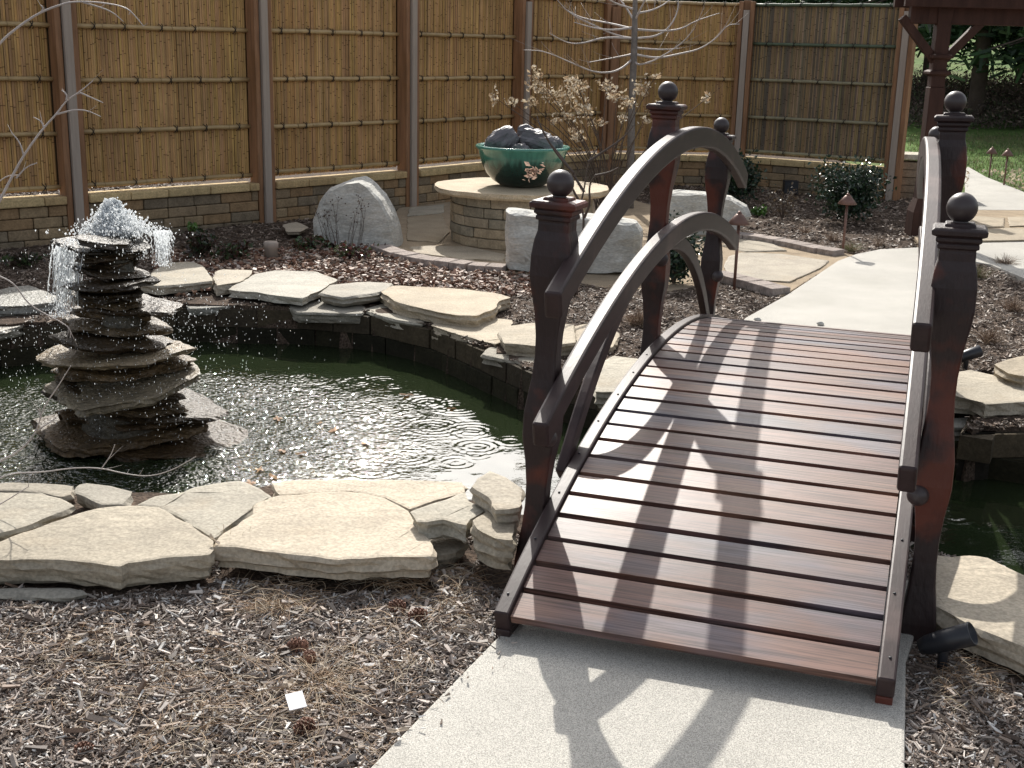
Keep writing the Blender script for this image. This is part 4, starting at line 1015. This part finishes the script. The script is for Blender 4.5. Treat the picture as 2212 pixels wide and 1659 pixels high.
def chips(name, P, lmin, lmax, pal, label, wfac=(.12, .35), lift=.012, zoff=0):
    n = len(P); L = rng.uniform(lmin, lmax, n)*rng.uniform(.5, 1, n); Wd = L*rng.uniform(*wfac, n); T = Wd*rng.uniform(.25, .6, n)
    yaw = rng.uniform(0, 2*PI, n); pit = rng.normal(0, .28, n); rol = rng.normal(0, .5, n)
    cy, sy, cpi, spi, cro, sro = np.cos(yaw), np.sin(yaw), np.cos(pit), np.sin(pit), np.cos(rol), np.sin(rol)
    ex = np.stack([cy*cpi, sy*cpi, spi], 1); ey0 = np.stack([-sy, cy, np.zeros(n)], 1); ez0 = np.cross(ex, ey0)
    ey = ey0*cro[:, None]+ez0*sro[:, None]; ez = np.cross(ex, ey)
    Z = np.array([gz(a, b) for a, b in P]) + zoff + rng.uniform(0, lift, n) + np.abs(spi)*L*.25
    c = np.c_[P, Z]
    tap = rng.uniform(.2, .9, n)
    V = []
    for s in (-1, 1):
        for a, b in ((-1, 1), (1, 1), (1, -1), (-1, -1)):
            k = np.where(b < 0, tap, 1) if s > 0 else np.ones(n)
            V.append(c + ex*(a*L/2)[:, None] + ey*((b*Wd/2)*(tap if a > 0 else 1))[:, None] + ez*(s*T/2)[:, None])
    V = np.stack(V, 1).reshape(-1, 3)
    Fq = np.array([(4, 5, 6, 7), (0, 1, 5, 4), (1, 2, 6, 5), (2, 3, 7, 6), (3, 0, 4, 7)])
    Q = (Fq[None]+np.arange(n)[:, None, None]*8).reshape(-1, 4)
    pal = np.array(pal); ci = pal[rng.integers(0, len(pal), n)]*rng.uniform(.6, 1.35, n)[:, None]
    o = np_mesh(name, V, Q, np.repeat(ci, 5, 0), MT['chips'], False)
    return tag(o, label, 'mulch', kind='stuff')
PAL = [(min(.6, c[0]*1.78), min(.58, c[1]*1.84), min(.55, c[2]*1.78)) for c in [(.07, .05, .04), (.10, .075, .062), (.14, .11, .095), (.05, .036, .03), (.2, .165, .15), (.09, .06, .045), (.12, .10, .09), (.3, .26, .24), (.16, .12, .1), (.38, .34, .32)]]
PALF = [(c[0]*1.3, c[1]*1.2, c[2]*1.1) for c in [(.09, .07, .055), (.14, .115, .095), (.2, .17, .145), (.06, .045, .035), (.28, .24, .21), (.12, .095, .08)]]
chips('wood_chips', rnd_in_view(125000, 1180, 1720, -500, 2700), .008, .030, PAL, 'dense shredded wood mulch in the foreground bed')
cl = rnd_in_view(900, 1300, 1659, 780, 1960, hard=False); cl = cl[pip(cl, CHIPS_HARD[1])]; edge = np.abs(cl[:, 0]-(-.294+(cl[:, 1]-2.475)*.42)) < rng.exponential(.05, len(cl))
chips('path_debris', cl[edge], .008, .025, PAL, 'stray wood chips spilled over the edge of the concrete', lift=.004, zoff=.024)
chips('wood_chips', rnd_in_view(2600, 1180, 1720), .03, .055, PAL+[(.32, .27, .24)], 'larger pale bark pieces over the foreground mulch', lift=.02)
chips('wood_chips', rnd_in_view(62000, 540, 1000, -500, 2700), .015, .045, PALF, 'shredded wood mulch in the beds across the pond', wfac=(.15, .4))
chips('wood_chips', rnd_in_view(32000, 395, 540, -400, 2500), .02, .06, PALF, 'shredded wood mulch in the beds at the fence', wfac=(.18, .45))
# reddish dry ground litter behind the far rim
P = rnd_in_view(16000, 545, 640, 330, 1240)
chips('leaf_litter', P[:6500], .02, .05, [(.24, .14, .09), (.3, .18, .12), (.18, .09, .06), (.42, .33, .26), (.5, .42, .36), (.16, .08, .05)], 'reddish brown dead leaf litter behind the far pond rim', wfac=(.4, .8), lift=.035)
def strands(name, specs, m, label, cat='straw', n=4, kind='stuff', seg=6):
    """specs: (x, y, z, yaw, length, rise, curl, radius, colour)"""
    A = specs; k = len(A); V = np.zeros((k, seg+1, 3, 3)); cols = []
    for i, (x, y, z, yaw, L, rise, curl, r, c) in enumerate(A):
        t = np.linspace(0, 1, seg+1); ya = yaw+curl*t
        px = x+np.cumsum(np.r_[0, np.cos(ya[1:])])*L/seg; py = y+np.cumsum(np.r_[0, np.sin(ya[1:])])*L/seg
        pz = z+rise*4*t*(1-t)*.5+rise*t*.3
        rr = r*(1-.5*t)
        for j, a in enumerate((0, 2*PI/3, 4*PI/3)):
            V[i, :, j, 0] = px-np.sin(ya)*rr*math.cos(a); V[i, :, j, 1] = py+np.cos(ya)*rr*math.cos(a); V[i, :, j, 2] = pz+rr*math.sin(a)
        cols.append(c)
    idx = []
    for s in range(seg):
        for j in range(3): idx.append((s*3+j, s*3+(j+1) % 3, (s+1)*3+(j+1) % 3, (s+1)*3+j))
    idx = np.array(idx); Q = (idx[None]+(np.arange(k)*(seg+1)*3)[:, None, None]).reshape(-1, 4)
    cc = np.repeat(np.array(cols), len(idx), 0)
    o = np_mesh(name, V.reshape(-1, 3), Q, cc, m, True)
    if label: tag(o, label, cat, kind=kind)
    return o
SC = [(.38, .25, .15), (.48, .37, .25), (.32, .2, .11), (.58, .5, .38), (.42, .32, .22)]
sp_ = []
for (px, py, rx, ry, n_) in [(600, 1290, 110, 45, 200), (860, 1240, 160, 35, 260), (900, 1330, 120, 60, 170), (620, 1480, 300, 90, 340), (300, 1480, 300, 130, 260), (560, 1620, 300, 60, 220), (150, 1400, 200, 80, 120), (1000, 1260, 70, 40, 100), (800, 1430, 160, 60, 120), (2090, 1460, 80, 60, 160)]:
    for k in range(n_):
        a = random.uniform(0, 2*PI); q = math.sqrt(random.random()); p = ung(px+rx*q*math.cos(a), py+ry*q*math.sin(a))
        if pip(np.array([[p.x, p.y]]), CHIPS_HARD[1])[0]: continue
        sp_.append((p.x, p.y, gz(p.x, p.y)+random.uniform(.004, .03), random.uniform(0, 2*PI), random.uniform(.03, .12), random.uniform(0, .025), random.gauss(0, 1.1), random.uniform(.0005, .0011), random.choice(SC)))
strands('pine_straw', sp_, MT['chips'], 'fallen pine needles and dry stems on the foreground mulch')
# dry perennial tufts
def tuft(name, label, px, py, n_, ln, spread, cols, m='chips', up=1.0, cat='dry plant', r=.0012, group=None):
    b = ung(px, py); mb = MB()
    for k in range(n_):
        a = random.uniform(0, 2*PI); q = random.uniform(.2, 1)*spread; L = ln*random.uniform(.5, 1.1); pts = []
        ox, oy = random.gauss(0, .02), random.gauss(0, .02)
        for j in range(6):
            t_ = j/5; pts.append((ox+math.cos(a)*q*t_, oy+math.sin(a)*q*t_, L*up*(t_-.55*t_*t_*min(1.4, q/ln))))
        rr = r*random.uniform(.7, 1.3); mb.tube(pts, [rr*(1-.7*j/5) for j in range(6)], 3, random.choice(cols), cap=False)
    o = mb.build(name, MT[m]); o.location = (b.x, b.y, gz(b.x, b.y)); return tag(o, label, cat, group)
G = 'dry grass tufts'
tuft('dry_stalks', 'dry cut stalks lying against the widest near flagstone', 845, 1242, 70, .10, .22, SC, r=.0016, group=G)
tuft('dry_stalks', 'bent dry stalk tuft below the meeting point of the two largest slabs', 510, 1215, 14, .16, .1, SC, r=.0014, group=G)
tuft('dry_stalks', 'loose heap of dry brown stems under the near slabs', 600, 1310, 150, .06, .16, SC, r=.001, group=G)
tuft('dry_stalks', 'curled straw heap beside the blank white card', 690, 1480, 110, .07, .2, SC, r=.001, group=G)
for (x, y, n_, lb) in [(1800, 520, 70, 'brownish grass tuft just left of the shadow casting lamp'), (1840, 545, 90, 'green bladed tuft at the foot of the shadow casting lamp'), (1740, 500, 60, 'brown tuft in the mulch before the holly'), (1900, 530, 50, 'thin tuft at the path edge near the pergola'),
                       (2115, 598, 90, 'green brown tuft right of the near bridge post shoulder'), (2170, 572, 120, 'rounded rusty tuft at the right beside the concrete'), (2140, 735, 110, 'low brown tuft above the black spotlight'), (2190, 670, 120, 'brown mound tuft at the right picture edge'), (1380, 700, 260, 'brown tangled tuft seen between bridge rail and deck'), (1340, 640, 160, 'dead tangle behind the middle left bridge post')]:
    gcol = [(.2, .17, .09), (.14, .16, .06), (.27, .21, .13)] if 'green' in lb else [(.22, .15, .1), (.3, .22, .15), (.16, .1, .07)]
    tuft('grass_tuft', lb, x, y, n_, .13, .13, gcol, r=.0022, group=G)

# pine cones
def cone():
    mb = MB(); n_ = 0
    for ring in range(9):
        t_ = ring/8; R = .019*math.sin(PI*(.15+.8*t_))+.003
        for k in range(8):
            a = 2*PI*(k+.5*(ring % 2))/8; d = Vector((math.cos(a), math.sin(a), 0)); c = Vector((0, 0, -.03+.06*t_)); s_ = Vector((-d.y, d.x, 0))
            tip = c+d*(R+.008)+Vector((0, 0, .006)); mb.add([c+d*.004+s_*.004, c+d*.004-s_*.004, tip-s_*.006, tip+Vector((0, 0, .003)), tip+s_*.006, tip-Vector((0, 0, .004))], [(0, 1, 2, 3, 4), (1, 0, 5), (0, 4, 5), (4, 3, 5), (3, 2, 5), (2, 1, 5)], vc((.2, .1, .065), .3))
    return mb
cn = None
for x, y, lb in [(645, 1395, 'pine cone under the straw below the meeting slabs'), (668, 1420, 'pine cone just right of the straw heap cone'), (905, 1330, 'pine cone near the bridge edge board on the mulch'), (180, 1620, 'dark pine cone at the bottom left'), (660, 1570, 'pine cone below the white card'), (2110, 1352, 'long pine cone lying on the shadow striped slab edge'), (860, 1310, 'pine cone by the dry cut stalks')]:
    p = ung(x, y, .008)
    if cn is None: cn = cone().build('pine_cone', MT['cone']); o = cn
    else: o = cn.copy(); C.objects.link(o)
    o.location = p+Vector((0, 0, .06 if 'striped' in lb else 0)); o.rotation_euler = (PI/2+random.uniform(-.3, .3), 0, random.uniform(0, 6)); s_ = random.uniform(.6, .85); o.scale = (s_,)*3
    tag(o, lb, 'pine cone', 'fallen pine cones')
lf = None
for x, y, lb in [(150, 1380, 'pale leaf scrap left of the straw'), (460, 1370, 'crumpled pale leaf by the white fluff'), (860, 1580, 'pale leaf near the concrete edge low'), (700, 1440, 'curled tan leaf right of middle in mulch'), (620, 1478, 'yellowish leaf above the white card'), (530, 1420, 'grey leaf blade upright in mulch'), (462, 1168, 'bleached leaf caught where the two largest slabs meet'), (880, 1420, 'tan leaf below the bridge corner cone')]:
    m = leaf_mesh('l', (.5, .42, .33), .02)
    m.v = [(a, b, c+6*a*a+3*b*b) for a, b, c in m.v]
    if lf is None: lf = m.build('fallen_leaf', MT['dryleaf']); o = lf
    else: o = lf.copy(); C.objects.link(o)
    o.location = ung(x, y, .11 if 'slabs meet' in lb else .022); o.rotation_euler = (random.uniform(-.5, .5), random.uniform(-.5, .5), random.uniform(0, 6)); tag(o, lb, 'leaf', 'fallen leaves on the mulch')

# ------------------------------------------------------------------ bare sapling, shrubs
def poly3(pts, Y0, Y1=None):
    n_ = len(pts); return [aty(x, y, Y0+((Y1-Y0)*i/(n_-1) if Y1 else 0)) for i, (x, y) in enumerate(pts)]
def smooth_pts(P, it=2):
    for _ in range(it):
        Q = [P[0]]
        for a, b in zip(P[:-1], P[1:]): Q += [a.lerp(b, .25), a.lerp(b, .75)]
        Q.append(P[-1]); P = Q
    return P
def branch(mb, pts, r0, r1, n=6, col=(1, 1, 1), twigs=0, tl=.15, r2=.0015):
    P = smooth_pts(pts); k = len(P); mb.tube(P, [r0+(r1-r0)*i/(k-1) for i in range(k)], n, col)
    for t_ in range(twigs):
        i = random.randint(k//3, k-2); d = (P[i+1]-P[i]).normalized(); s_ = Vector((random.gauss(0, 1), random.gauss(0, .6), random.gauss(.5, .6))).normalized()
        q = [P[i]+(d*.6+s_*.6)*tl*random.uniform(.5, 1.2)*j/3+Vector((0, 0, .1*tl*(j/3)**2)) for j in range(4)]; mb.tube(q, [r2*(1-.25*j) for j in range(4)], 4, col)
SY = 13.0
base = aty(1361, 452, SY); t = thing('bare_sapling', 'slim leafless young tree with upswept branches in front of the corner fence', 'tree', (base.x, SY, 0))
def relp(P, o): return [p-o for p in P]
o0 = Vector((base.x, SY, 0)); m = MB()
trunk = [Vector((base.x, SY, -.05))]+poly3([(1362, 350), (1366, 190), (1369, 133), (1371, 60), (1372, 0), (1371, -60), (1374, -130), (1372, -220)], SY)
m.tube(relp(trunk, o0), [.042, .04, .036, .034, .030, .024, .018, .012, .005], 10); m.build('trunk', MT['bark'], t)
m = MB()
for pts, dy, tw in [([(1364, 130), (1345, 147), (1321, 157), (1284, 157), (1237, 137), (1177, 110), (1131, 108)], -.7, 3), ([(1371, 133), (1380, 142), (1421, 128), (1475, 93), (1500, 62)], -.4, 3), ([(1364, 118), (1337, 123), (1271, 135)], .4, 2),
                    ([(1374, 118), (1421, 127), (1475, 115), (1511, 107), (1548, 83), (1571, 53), (1598, 52)], -.3, 4), ([(1364, 83), (1331, 77), (1284, 55), (1231, 30), (1204, 0)], .2, 4), ([(1364, 83), (1304, 80), (1257, 95), (1224, 93), (1187, 72)], -.5, 4),
                    ([(1377, 83), (1424, 78), (1454, 50), (1467, 13), (1462, -20)], .3, 4), ([(1364, 62), (1317, 50), (1257, 40), (1221, 20)], .5, 3), ([(1377, 64), (1437, 68), (1475, 62), (1500, 46), (1555, 28)], -.2, 4), ([(1367, 40), (1351, 13), (1331, -10)], .3, 2),
                    ([(1371, 44), (1394, 0), (1410, -40)], -.3, 2), ([(1364, 60), (1320, 66), (1280, 60), (1240, 48)], -.3, 3), ([(1376, 104), (1430, 108), (1470, 104)], .5, 2), ([(1372, 30), (1420, 20), (1460, -10)], .4, 3), ([(1369, 20), (1320, 5), (1280, -30)], -.4, 3)]:
    branch(m, relp(poly3(pts, SY, SY+dy), o0), .013, .003, 6, twigs=tw+2, tl=.28, r2=.0028)
m.build('branches', MT['twig'], t)
# two more leaders above the frame cast the twiggy shade
def leaf_quads(C_, s, cols, jitter=.3, elong=1.8):
    """C_ (n,3) centres -> random oriented folded leaves"""
    n = len(C_); a = rng.normal(size=(n, 3)); a /= np.linalg.norm(a, axis=1)[:, None]; b = rng.normal(size=(n, 3)); b -= (b*a).sum(1)[:, None]*a; b /= np.linalg.norm(b, axis=1)[:, None]
    c = np.cross(a, b); s = s*rng.uniform(.6, 1.3, n)
    V = np.stack([C_-a*(s*elong/2)[:, None], C_+b*(s*.5)[:, None]+c*(s*.2)[:, None], C_+a*(s*elong/2)[:, None], C_-b*(s*.5)[:, None]+c*(s*.2)[:, None]], 1)
    Q = np.arange(n*4).reshape(-1, 4); cols = np.array(cols); cc = cols[rng.integers(0, len(cols), n)]*rng.uniform(.7, 1.25, n)[:, None]
    return V.reshape(-1, 3), Q, cc
# dried hydrangea-like shrub
SB = un(1310, 468); SB.z = 0
t = thing('dried_shrub', 'leggy shrub with pale dried leaf clusters behind the bridge', 'shrub', SB)
clusters = [(1068, 210, 9, 20), (1105, 220, 12, 9), (1158, 165, 16, 22), (1180, 200, 24, 16), (1145, 222, 18, 9), (1225, 205, 35, 30), (1250, 190, 20, 18), (1262, 240, 25, 22), (1310, 185, 22, 15), (1332, 210, 25, 15), (1247, 290, 15, 20), (1200, 258, 12, 10), (1385, 188, 22, 18), (1360, 222, 22, 12), (1405, 230, 12, 10), (1526, 213, 9, 12), (1345, 255, 10, 10), (1290, 265, 18, 10), (1225, 250, 20, 10), (1240, 172, 20, 8), (1415, 165, 12, 6), (1395, 260, 10, 10), (1160, 190, 25, 12)]
m = MB(); LC = []
for (x, y, rx, ry) in clusters:
    Yc = SB.y+random.uniform(-.35, .3); Pm = aty(x, y, Yc)-SB; st = Vector((random.gauss(0, .05), random.gauss(0, .05), 0))
    mid = st.lerp(Pm, .5)+Vector((-(Pm.x)*.12, 0, .12)); branch(m, [st, st.lerp(mid, .5)+Vector((0, 0, .04)), mid, Pm.lerp(mid, .3), Pm], .008, .0022, 5, twigs=5, tl=.22, r2=.002)
    nl = int(rx*ry*.13)+12
    for k in range(nl):
        q = aty(x+random.gauss(0, .5)*rx, y+random.gauss(0, .5)*ry, Yc+random.gauss(0, .06))-SB; LC.append(q)
for k in range(26):
    a = random.uniform(0, PI*2); L = random.uniform(.25, .8); st = Vector((random.gauss(0, .08), random.gauss(0, .08), 0)); e = st+Vector((math.cos(a)*L*.6, math.sin(a)*L*.3, L)); branch(m, [st, st.lerp(e, .5)+Vector((.03, 0, .06)), e], .005, .0016, 4, twigs=3, tl=.12)
m.build('stems', MT['twig_dark'], t)
V, Q, cc = leaf_quads(np.array([list(p) for p in LC]), .026, [(.46, .36, .24), (.58, .49, .36), (.34, .24, .15), (.66, .58, .45)])
o = np_mesh('dried_leaves', V, Q, cc, MT['dryleaf']); o.parent = t
# second leaner stem in front of the long block
SB2 = un(1245, 636); SB2.z = 0
t = thing('bare_shrub', 'crooked bare stem shrub growing in front of the long stone block', 'shrub', SB2); m = MB()
Y2 = SB2.y
for pts, dy in [([(1245, 636), (1252, 560), (1258, 520), (1262, 470), (1254, 440), (1262, 410), (1270, 350), (1290, 320)], .1), ([(1262, 470), (1275, 440), (1272, 400), (1285, 380)], -.1), ([(1254, 440), (1240, 415), (1232, 395), (1240, 375)], 0), ([(1262, 415), (1240, 380), (1215, 340), (1180, 300)], .1), ([(1240, 375), (1200, 330), (1165, 270), (1160, 250)], .1), ([(1270, 350), (1300, 330), (1345, 300), (1370, 270)], 0), ([(1285, 380), (1320, 372), (1335, 362)], -.1)]:
    branch(m, relp(poly3(pts, Y2, Y2+dy), SB2), .011, .003, 6, twigs=4, tl=.1)
m.build('stems', MT['twig_dark'], t)
C2 = np.array([list(aty(1152+random.gauss(0, 10)+0, 372+random.gauss(0, 9), Y2-.02)-SB2) for _ in range(34)])
V, Q, cc = leaf_quads(C2, .024, [(.4, .28, .22), (.5, .36, .28)]); o = np_mesh('dried_leaves', V, Q, cc, MT['dryleaf']); o.parent = t

# foreground shrub reaching in from the left
LB = Vector((-2.1, 4.2, 0)); t = thing('twiggy_shrub', 'bare arching twigs reaching in from the left edge of the picture', 'shrub', LB); m = MB()
tw = [([(-120, 300), (-50, 160), (0, 90), (50, 50), (90, 25), (140, 7), (167, 3), (217, 5), (273, 15), (297, 40), (310, 57)], 3.9, .0055), ([(180, 5), (240, 23), (267, 47)], 3.9, .003), ([(90, 25), (94, 16), (88, 11)], 3.9, .003),
      ([(-100, 620), (-40, 500), (0, 433), (20, 393), (50, 337), (93, 277), (122, 247), (143, 217), (173, 198), (200, 175)], 3.7, .006), ([(143, 217), (145, 203), (133, 195)], 3.7, .003), ([(95, 277), (90, 262), (72, 253)], 3.7, .003),
      ([(122, 247), (160, 237), (187, 238), (218, 252)], 3.7, .003), ([(173, 200), (200, 212), (223, 222)], 3.7, .0028), ([(52, 338), (43, 307), (25, 287)], 3.7, .003), ([(35, 385), (57, 360), (80, 352)], 3.7, .003),
      ([(-60, 560), (-20, 590), (15, 603), (37, 620), (60, 656), (100, 680), (133, 696), (152, 710), (152, 730)], 3.9, .0035), ([(-80, 1040), (0, 996), (50, 970), (80, 930), (93, 880), (120, 843), (153, 790)], 3.8, .0045), ([(80, 930), (122, 903)], 3.8, .0025), ([(88, 905), (85, 880)], 3.8, .0025),
      ([(-60, 1050), (0, 1033), (33, 1021), (87, 1021), (160, 1010), (220, 1011), (267, 1023), (320, 1030), (367, 1018), (407, 996), (423, 986)], 3.95, .003), ([(220, 1011), (240, 983), (248, 960)], 3.95, .0022), ([(-60, 1120), (0, 1090), (43, 1063), (63, 1050)], 3.7, .0035), ([(-30, 420), (10, 380), (40, 378)], 3.8, .003)]
for pts, Yt, r in tw:
    P = relp(poly3(pts, Yt), LB)
    if pts[0][0] < -20: P = [Vector((random.gauss(0, .02), random.gauss(0, .02), .02)), P[0].lerp(Vector((0, 0, .1)), .5)+Vector((-.1, 0, 0))]+P
    branch(m, P, r, .0012, 6, twigs=3 if len(pts) > 5 else 1, tl=.05, r2=.0012)
m.build('twigs', MT['twig'], t)

# evergreen and small shrubs
def bush(label, px, py, wpx, hpx, n_, s, cols, name='evergreen_shrub', m='leaf', group=None, stems=8, elong=1.6, dep=None):
    b = un(px, py); b.z = 0; k = b.y/F_PX*1.03; R = wpx*k/2; Hh = hpx*k
    t = thing(name, label, 'shrub', b, 0, group); mb = MB(); Cs = []
    for q in range(stems):
        a = random.uniform(0, 2*PI); e = Vector((math.cos(a)*R*.7, math.sin(a)*R*.6, Hh*random.uniform(.55, .98))); branch(mb, [Vector((0, 0, -.02)), e*.5+Vector((0, 0, .06)), e], .006, .002, 5, twigs=3, tl=Hh*.25)
        # leaves gathered in uneven sprays
        for j in range(n_//stems):
            c = e*random.uniform(.35, 1.05)+Vector((random.gauss(0, R*.26), random.gauss(0, R*.26), random.gauss(0, Hh*.12)))
            if c.z > .01: Cs.append(list(c))
    mb.build('stems', MT['twig_dark'], t)
    V, Q, cc = leaf_quads(np.array(Cs), s, cols, elong=elong); o = np_mesh('foliage', V, Q, cc, MT[m]); o.parent = t
    return t
HOL = [(.02, .045, .022), (.03, .06, .028), (.015, .03, .018)]
bush('glossy dark holly in front of the low wall right of centre', 1826, 478, 140, 118, 3600, .028, HOL, stems=22)
bush('dark evergreen low behind the middle left bridge post', 1455, 612, 110, 120, 2200, .022, HOL, stems=16)
bush('dark evergreen at the fence behind the rear bridge post', 1585, 440, 100, 95, 1500, .03, HOL, stems=12)
bush('small green clump right of the rear stone block', 1640, 466, 30, 20, 160, .03, [(.1, .2, .04), (.06, .13, .03)], name='green_plant')
bush('dark leafed perennial left of the pale boulder', 430, 560, 80, 60, 420, .026, [(.035, .06, .025), (.05, .03, .02), (.08, .05, .035)], name='perennial')
bush('low green perennial behind the far rim left of the pipe cap', 500, 566, 80, 45, 300, .026, [(.05, .08, .03), (.07, .035, .025)], name='perennial')
bush('bright green sprig at the foot of the fence left', 418, 500, 22, 16, 90, .03, [(.12, .22, .05)], name='green_plant')
bush('low green perennial in front of the pale boulder', 670, 545, 70, 32, 300, .026, [(.05, .09, .03), (.1, .05, .03)], name='perennial')
bush('reddish twiggy perennial leaning over the boulder front', 765, 562, 90, 36, 330, .022, [(.09, .12, .04), (.14, .05, .04), (.05, .03, .025)], name='perennial')
bush('dark weedy clump left of the fountain on the bank', 60, 575, 90, 26, 260, .026, [(.05, .08, .03), (.05, .035, .025)], name='perennial')
bush('dry brown clump beneath the wall left of the holly', 1690, 470, 90, 60, 260, .02, [(.12, .09, .06), (.16, .12, .08)], name='perennial')
def stalks(label, px, py, wpx, hpx, n_):
    b = un(px, py); b.z = 0; k = b.y/F_PX*1.03; m = MB()
    for q in range(n_):
        x = random.uniform(-.5, .5)*wpx*k; h = hpx*k*random.uniform(.5, 1); e = Vector((x+random.gauss(0, .03), random.gauss(0, .1), h)); P = [Vector((x*.6, e.y, 0)), Vector((x*.8, e.y, h*.5)), e]
        branch(m, P, .003, .0012, 4, twigs=3, tl=.08)
        for j in range(3): m.sphere(e+Vector((random.gauss(0, .02), 0, random.gauss(0, .02))), .006, 6, 4)
    o = m.build('dead_stalks', MT['twig_dark']); o.location = b; tag(o, label, 'dead plant')
stalks('dark dead flower stalks standing before the pale boulder', 740, 540, 110, 110, 20)
stalks('dark dead stalks behind the far rim left of the pipe cap', 470, 560, 130, 60, 16)

# ------------------------------------------------------------------ lawn grass and woods
gp = []
A = rnd_in_view(9000, 300, 475, 1960, 2240, hard=False)
A = A[(A[:, 1] > 12.5) & (A[:, 0] > 5.05)]; A = A[~pip(A, [(p.x, p.y) for p in path_back])]; A = A[~pip(A, [(p.x, p.y) for p in band])]; A = A[A[:, 1] > 13.2]
n = len(A); ht = rng.uniform(.03, .07, n); an = rng.uniform(0, 2*PI, n); wd = .006
Zl = np.array([lz(a, b) for a, b in A]); dx = np.cos(an)*wd; dy = np.sin(an)*wd; lean = rng.normal(0, .02, (n, 2))
V = np.stack([np.c_[A[:, 0]-dx, A[:, 1]-dy, Zl], np.c_[A[:, 0]+dx, A[:, 1]+dy, Zl], np.c_[A[:, 0]+lean[:, 0], A[:, 1]+lean[:, 1], Zl+ht]], 1).reshape(-1, 3)
pc = np.array([(.09, .15, .035), (.13, .17, .05), (.2, .17, .1), (.06, .1, .03)])
o = np_mesh('grass', V, np.arange(3*n).reshape(-1, 3), pc[rng.integers(0, 4, n)], MT['grass']); tag(o, 'short green grass on the lawn at the right', 'grass', kind='stuff')
A2 = A[rng.integers(0, n, 1700)]+rng.normal(0, .05, (1700, 2)); A2 = A2[A2[:, 1] < 18]
V, Q, cc = leaf_quads(np.c_[A2, np.array([lz(a, b)+.05 for a, b in A2])], .035, [(.45, .36, .26), (.55, .46, .36)]); o = np_mesh('lawn_leaves', V, Q, cc, MT['dryleaf']); tag(o, 'scattered pale dead leaves on the lawn', 'leaf litter', kind='stuff')

def conifer(h, r, seed, n_l=26):
    random.seed(seed); rg = np.random.default_rng(seed); t = bpy.data.objects.new('conifer_tree', None); C.objects.link(t)
    m = MB(); m.tube([(0, 0, -.3), (0, 0, h*.3), (.05, 0, h*.7), (0, 0, h)], [.15*h/12, .12*h/12, .07*h/12, .02], 10); m.build('trunk', MT['pbark'], t)
    m = MB(); Cs = []; D = []
    for k in range(n_l*5):
        f = .13+.85*random.random(); z = h*f; L = r*(1-f)**.75*random.uniform(.7, 1.15)+.25; a = random.uniform(0, 2*PI); d = Vector((math.cos(a), math.sin(a), 0))
        P = [Vector((0, 0, z)), d*L*.5+Vector((0, 0, z+.03*L)), d*L+Vector((0, 0, z-.16*L))]; m.tube(smooth_pts(P, 1), .02, 4, cap=False)
        ns = int(60*L)+14
        for j in range(ns):
            q = random.uniform(.15, 1.04); p = P[0].lerp(P[2], q)+Vector((random.gauss(0, .16*L*.6), random.gauss(0, .16*L*.6), -abs(random.gauss(0, .14))+.05)); Cs.append(list(p))
    m.build('limbs', MT['pbark'], t)
    Cn = np.array(Cs); n = len(Cn); dd = rg.normal(size=(n, 3)); dd[:, 2] = -abs(dd[:, 2])*.5; dd /= np.linalg.norm(dd, axis=1)[:, None]
    s_ = np.cross(dd, rg.normal(size=(n, 3))); s_ /= np.linalg.norm(s_, axis=1)[:, None]; L = rg.uniform(.14, .34, n)
    V = np.stack([Cn-s_*.03, Cn+s_*.03, Cn+dd*L[:, None]+s_*.025, Cn+dd*L[:, None]-s_*.02], 1).reshape(-1, 3)
    pal = np.array([(.04, .085, .035), (.055, .115, .045), (.08, .14, .05), (.03, .06, .03)])
    o = np_mesh('crown', V, np.arange(4*n).reshape(-1, 4), pal[rg.integers(0, 4, n)], MT['needle']); o.parent = t
    return t
c1 = conifer(13, 3.4, 5); c2 = conifer(11, 2.8, 9)
GT = 'trees beyond the garden'
trees = [(9.8, 27.5, 1.1, 0, 'tall dark conifer whose trunk stands left of centre in the right gap'), (12.6, 25.5, 1.2, 1, 'dark conifer at the right picture edge with a thick trunk'), (13, 31, 1.1, 2.1, 'conifer deeper in the wood between the two front trunks'), (15.5, 30, 1.2, 3, 'conifer beyond the right edge trunk'),
         (5.0, 41, 1.1, 1.2, 'conifer hidden behind the right fence panel'), (17, 26, 1.2, 4, 'conifer outside the frame on the right'), (4.6, 36, .8, 2.2, 'conifer behind the corner fence panel'),
         (-16, 30, .8, 5, 'conifer beyond the left fence corner'), (10.5, 33, 1.3, 0.7, 'tall conifer at the back of the wood'), (14, 36, 1.3, 1.7, 'second tall conifer at the back of the wood'), (8.5, 42, 1.2, 2.9, 'conifer at the back behind the pergola post'), (18, 32, 1.3, 3.9, 'conifer far out on the right')]
for i, (x, y, s_, rz, lb) in enumerate(trees):
    src = c1 if i % 2 == 0 else c2
    if i < 2: o = src; o.location = (x, y, lz(x, y)); o.rotation_euler = (0, 0, rz); o.scale = (s_,)*3
    else: o = dup(src, (x, y, lz(x, y) if x > 5 else 0), rz, lb, s_)
    tag(o, lb, 'tree', GT)
random.seed(99)
# brushy undergrowth at the foot of the wood
A = np.c_[rng.uniform(4, 22, 60000), rng.uniform(26, 36, 60000)]; Zb = np.array([lz(a, b) for a, b in A])+rng.gamma(1.2, .14, 60000)
V, Q, cc = leaf_quads(np.c_[A, Zb], .04, [(.14, .1, .08), (.18, .14, .11), (.08, .1, .05), (.08, .06, .05)], elong=2.4)
o = np_mesh('undergrowth', V, Q, cc, MT['dryleaf']); tag(o, 'brown brushy undergrowth at the foot of the wood', 'undergrowth', kind='stuff')
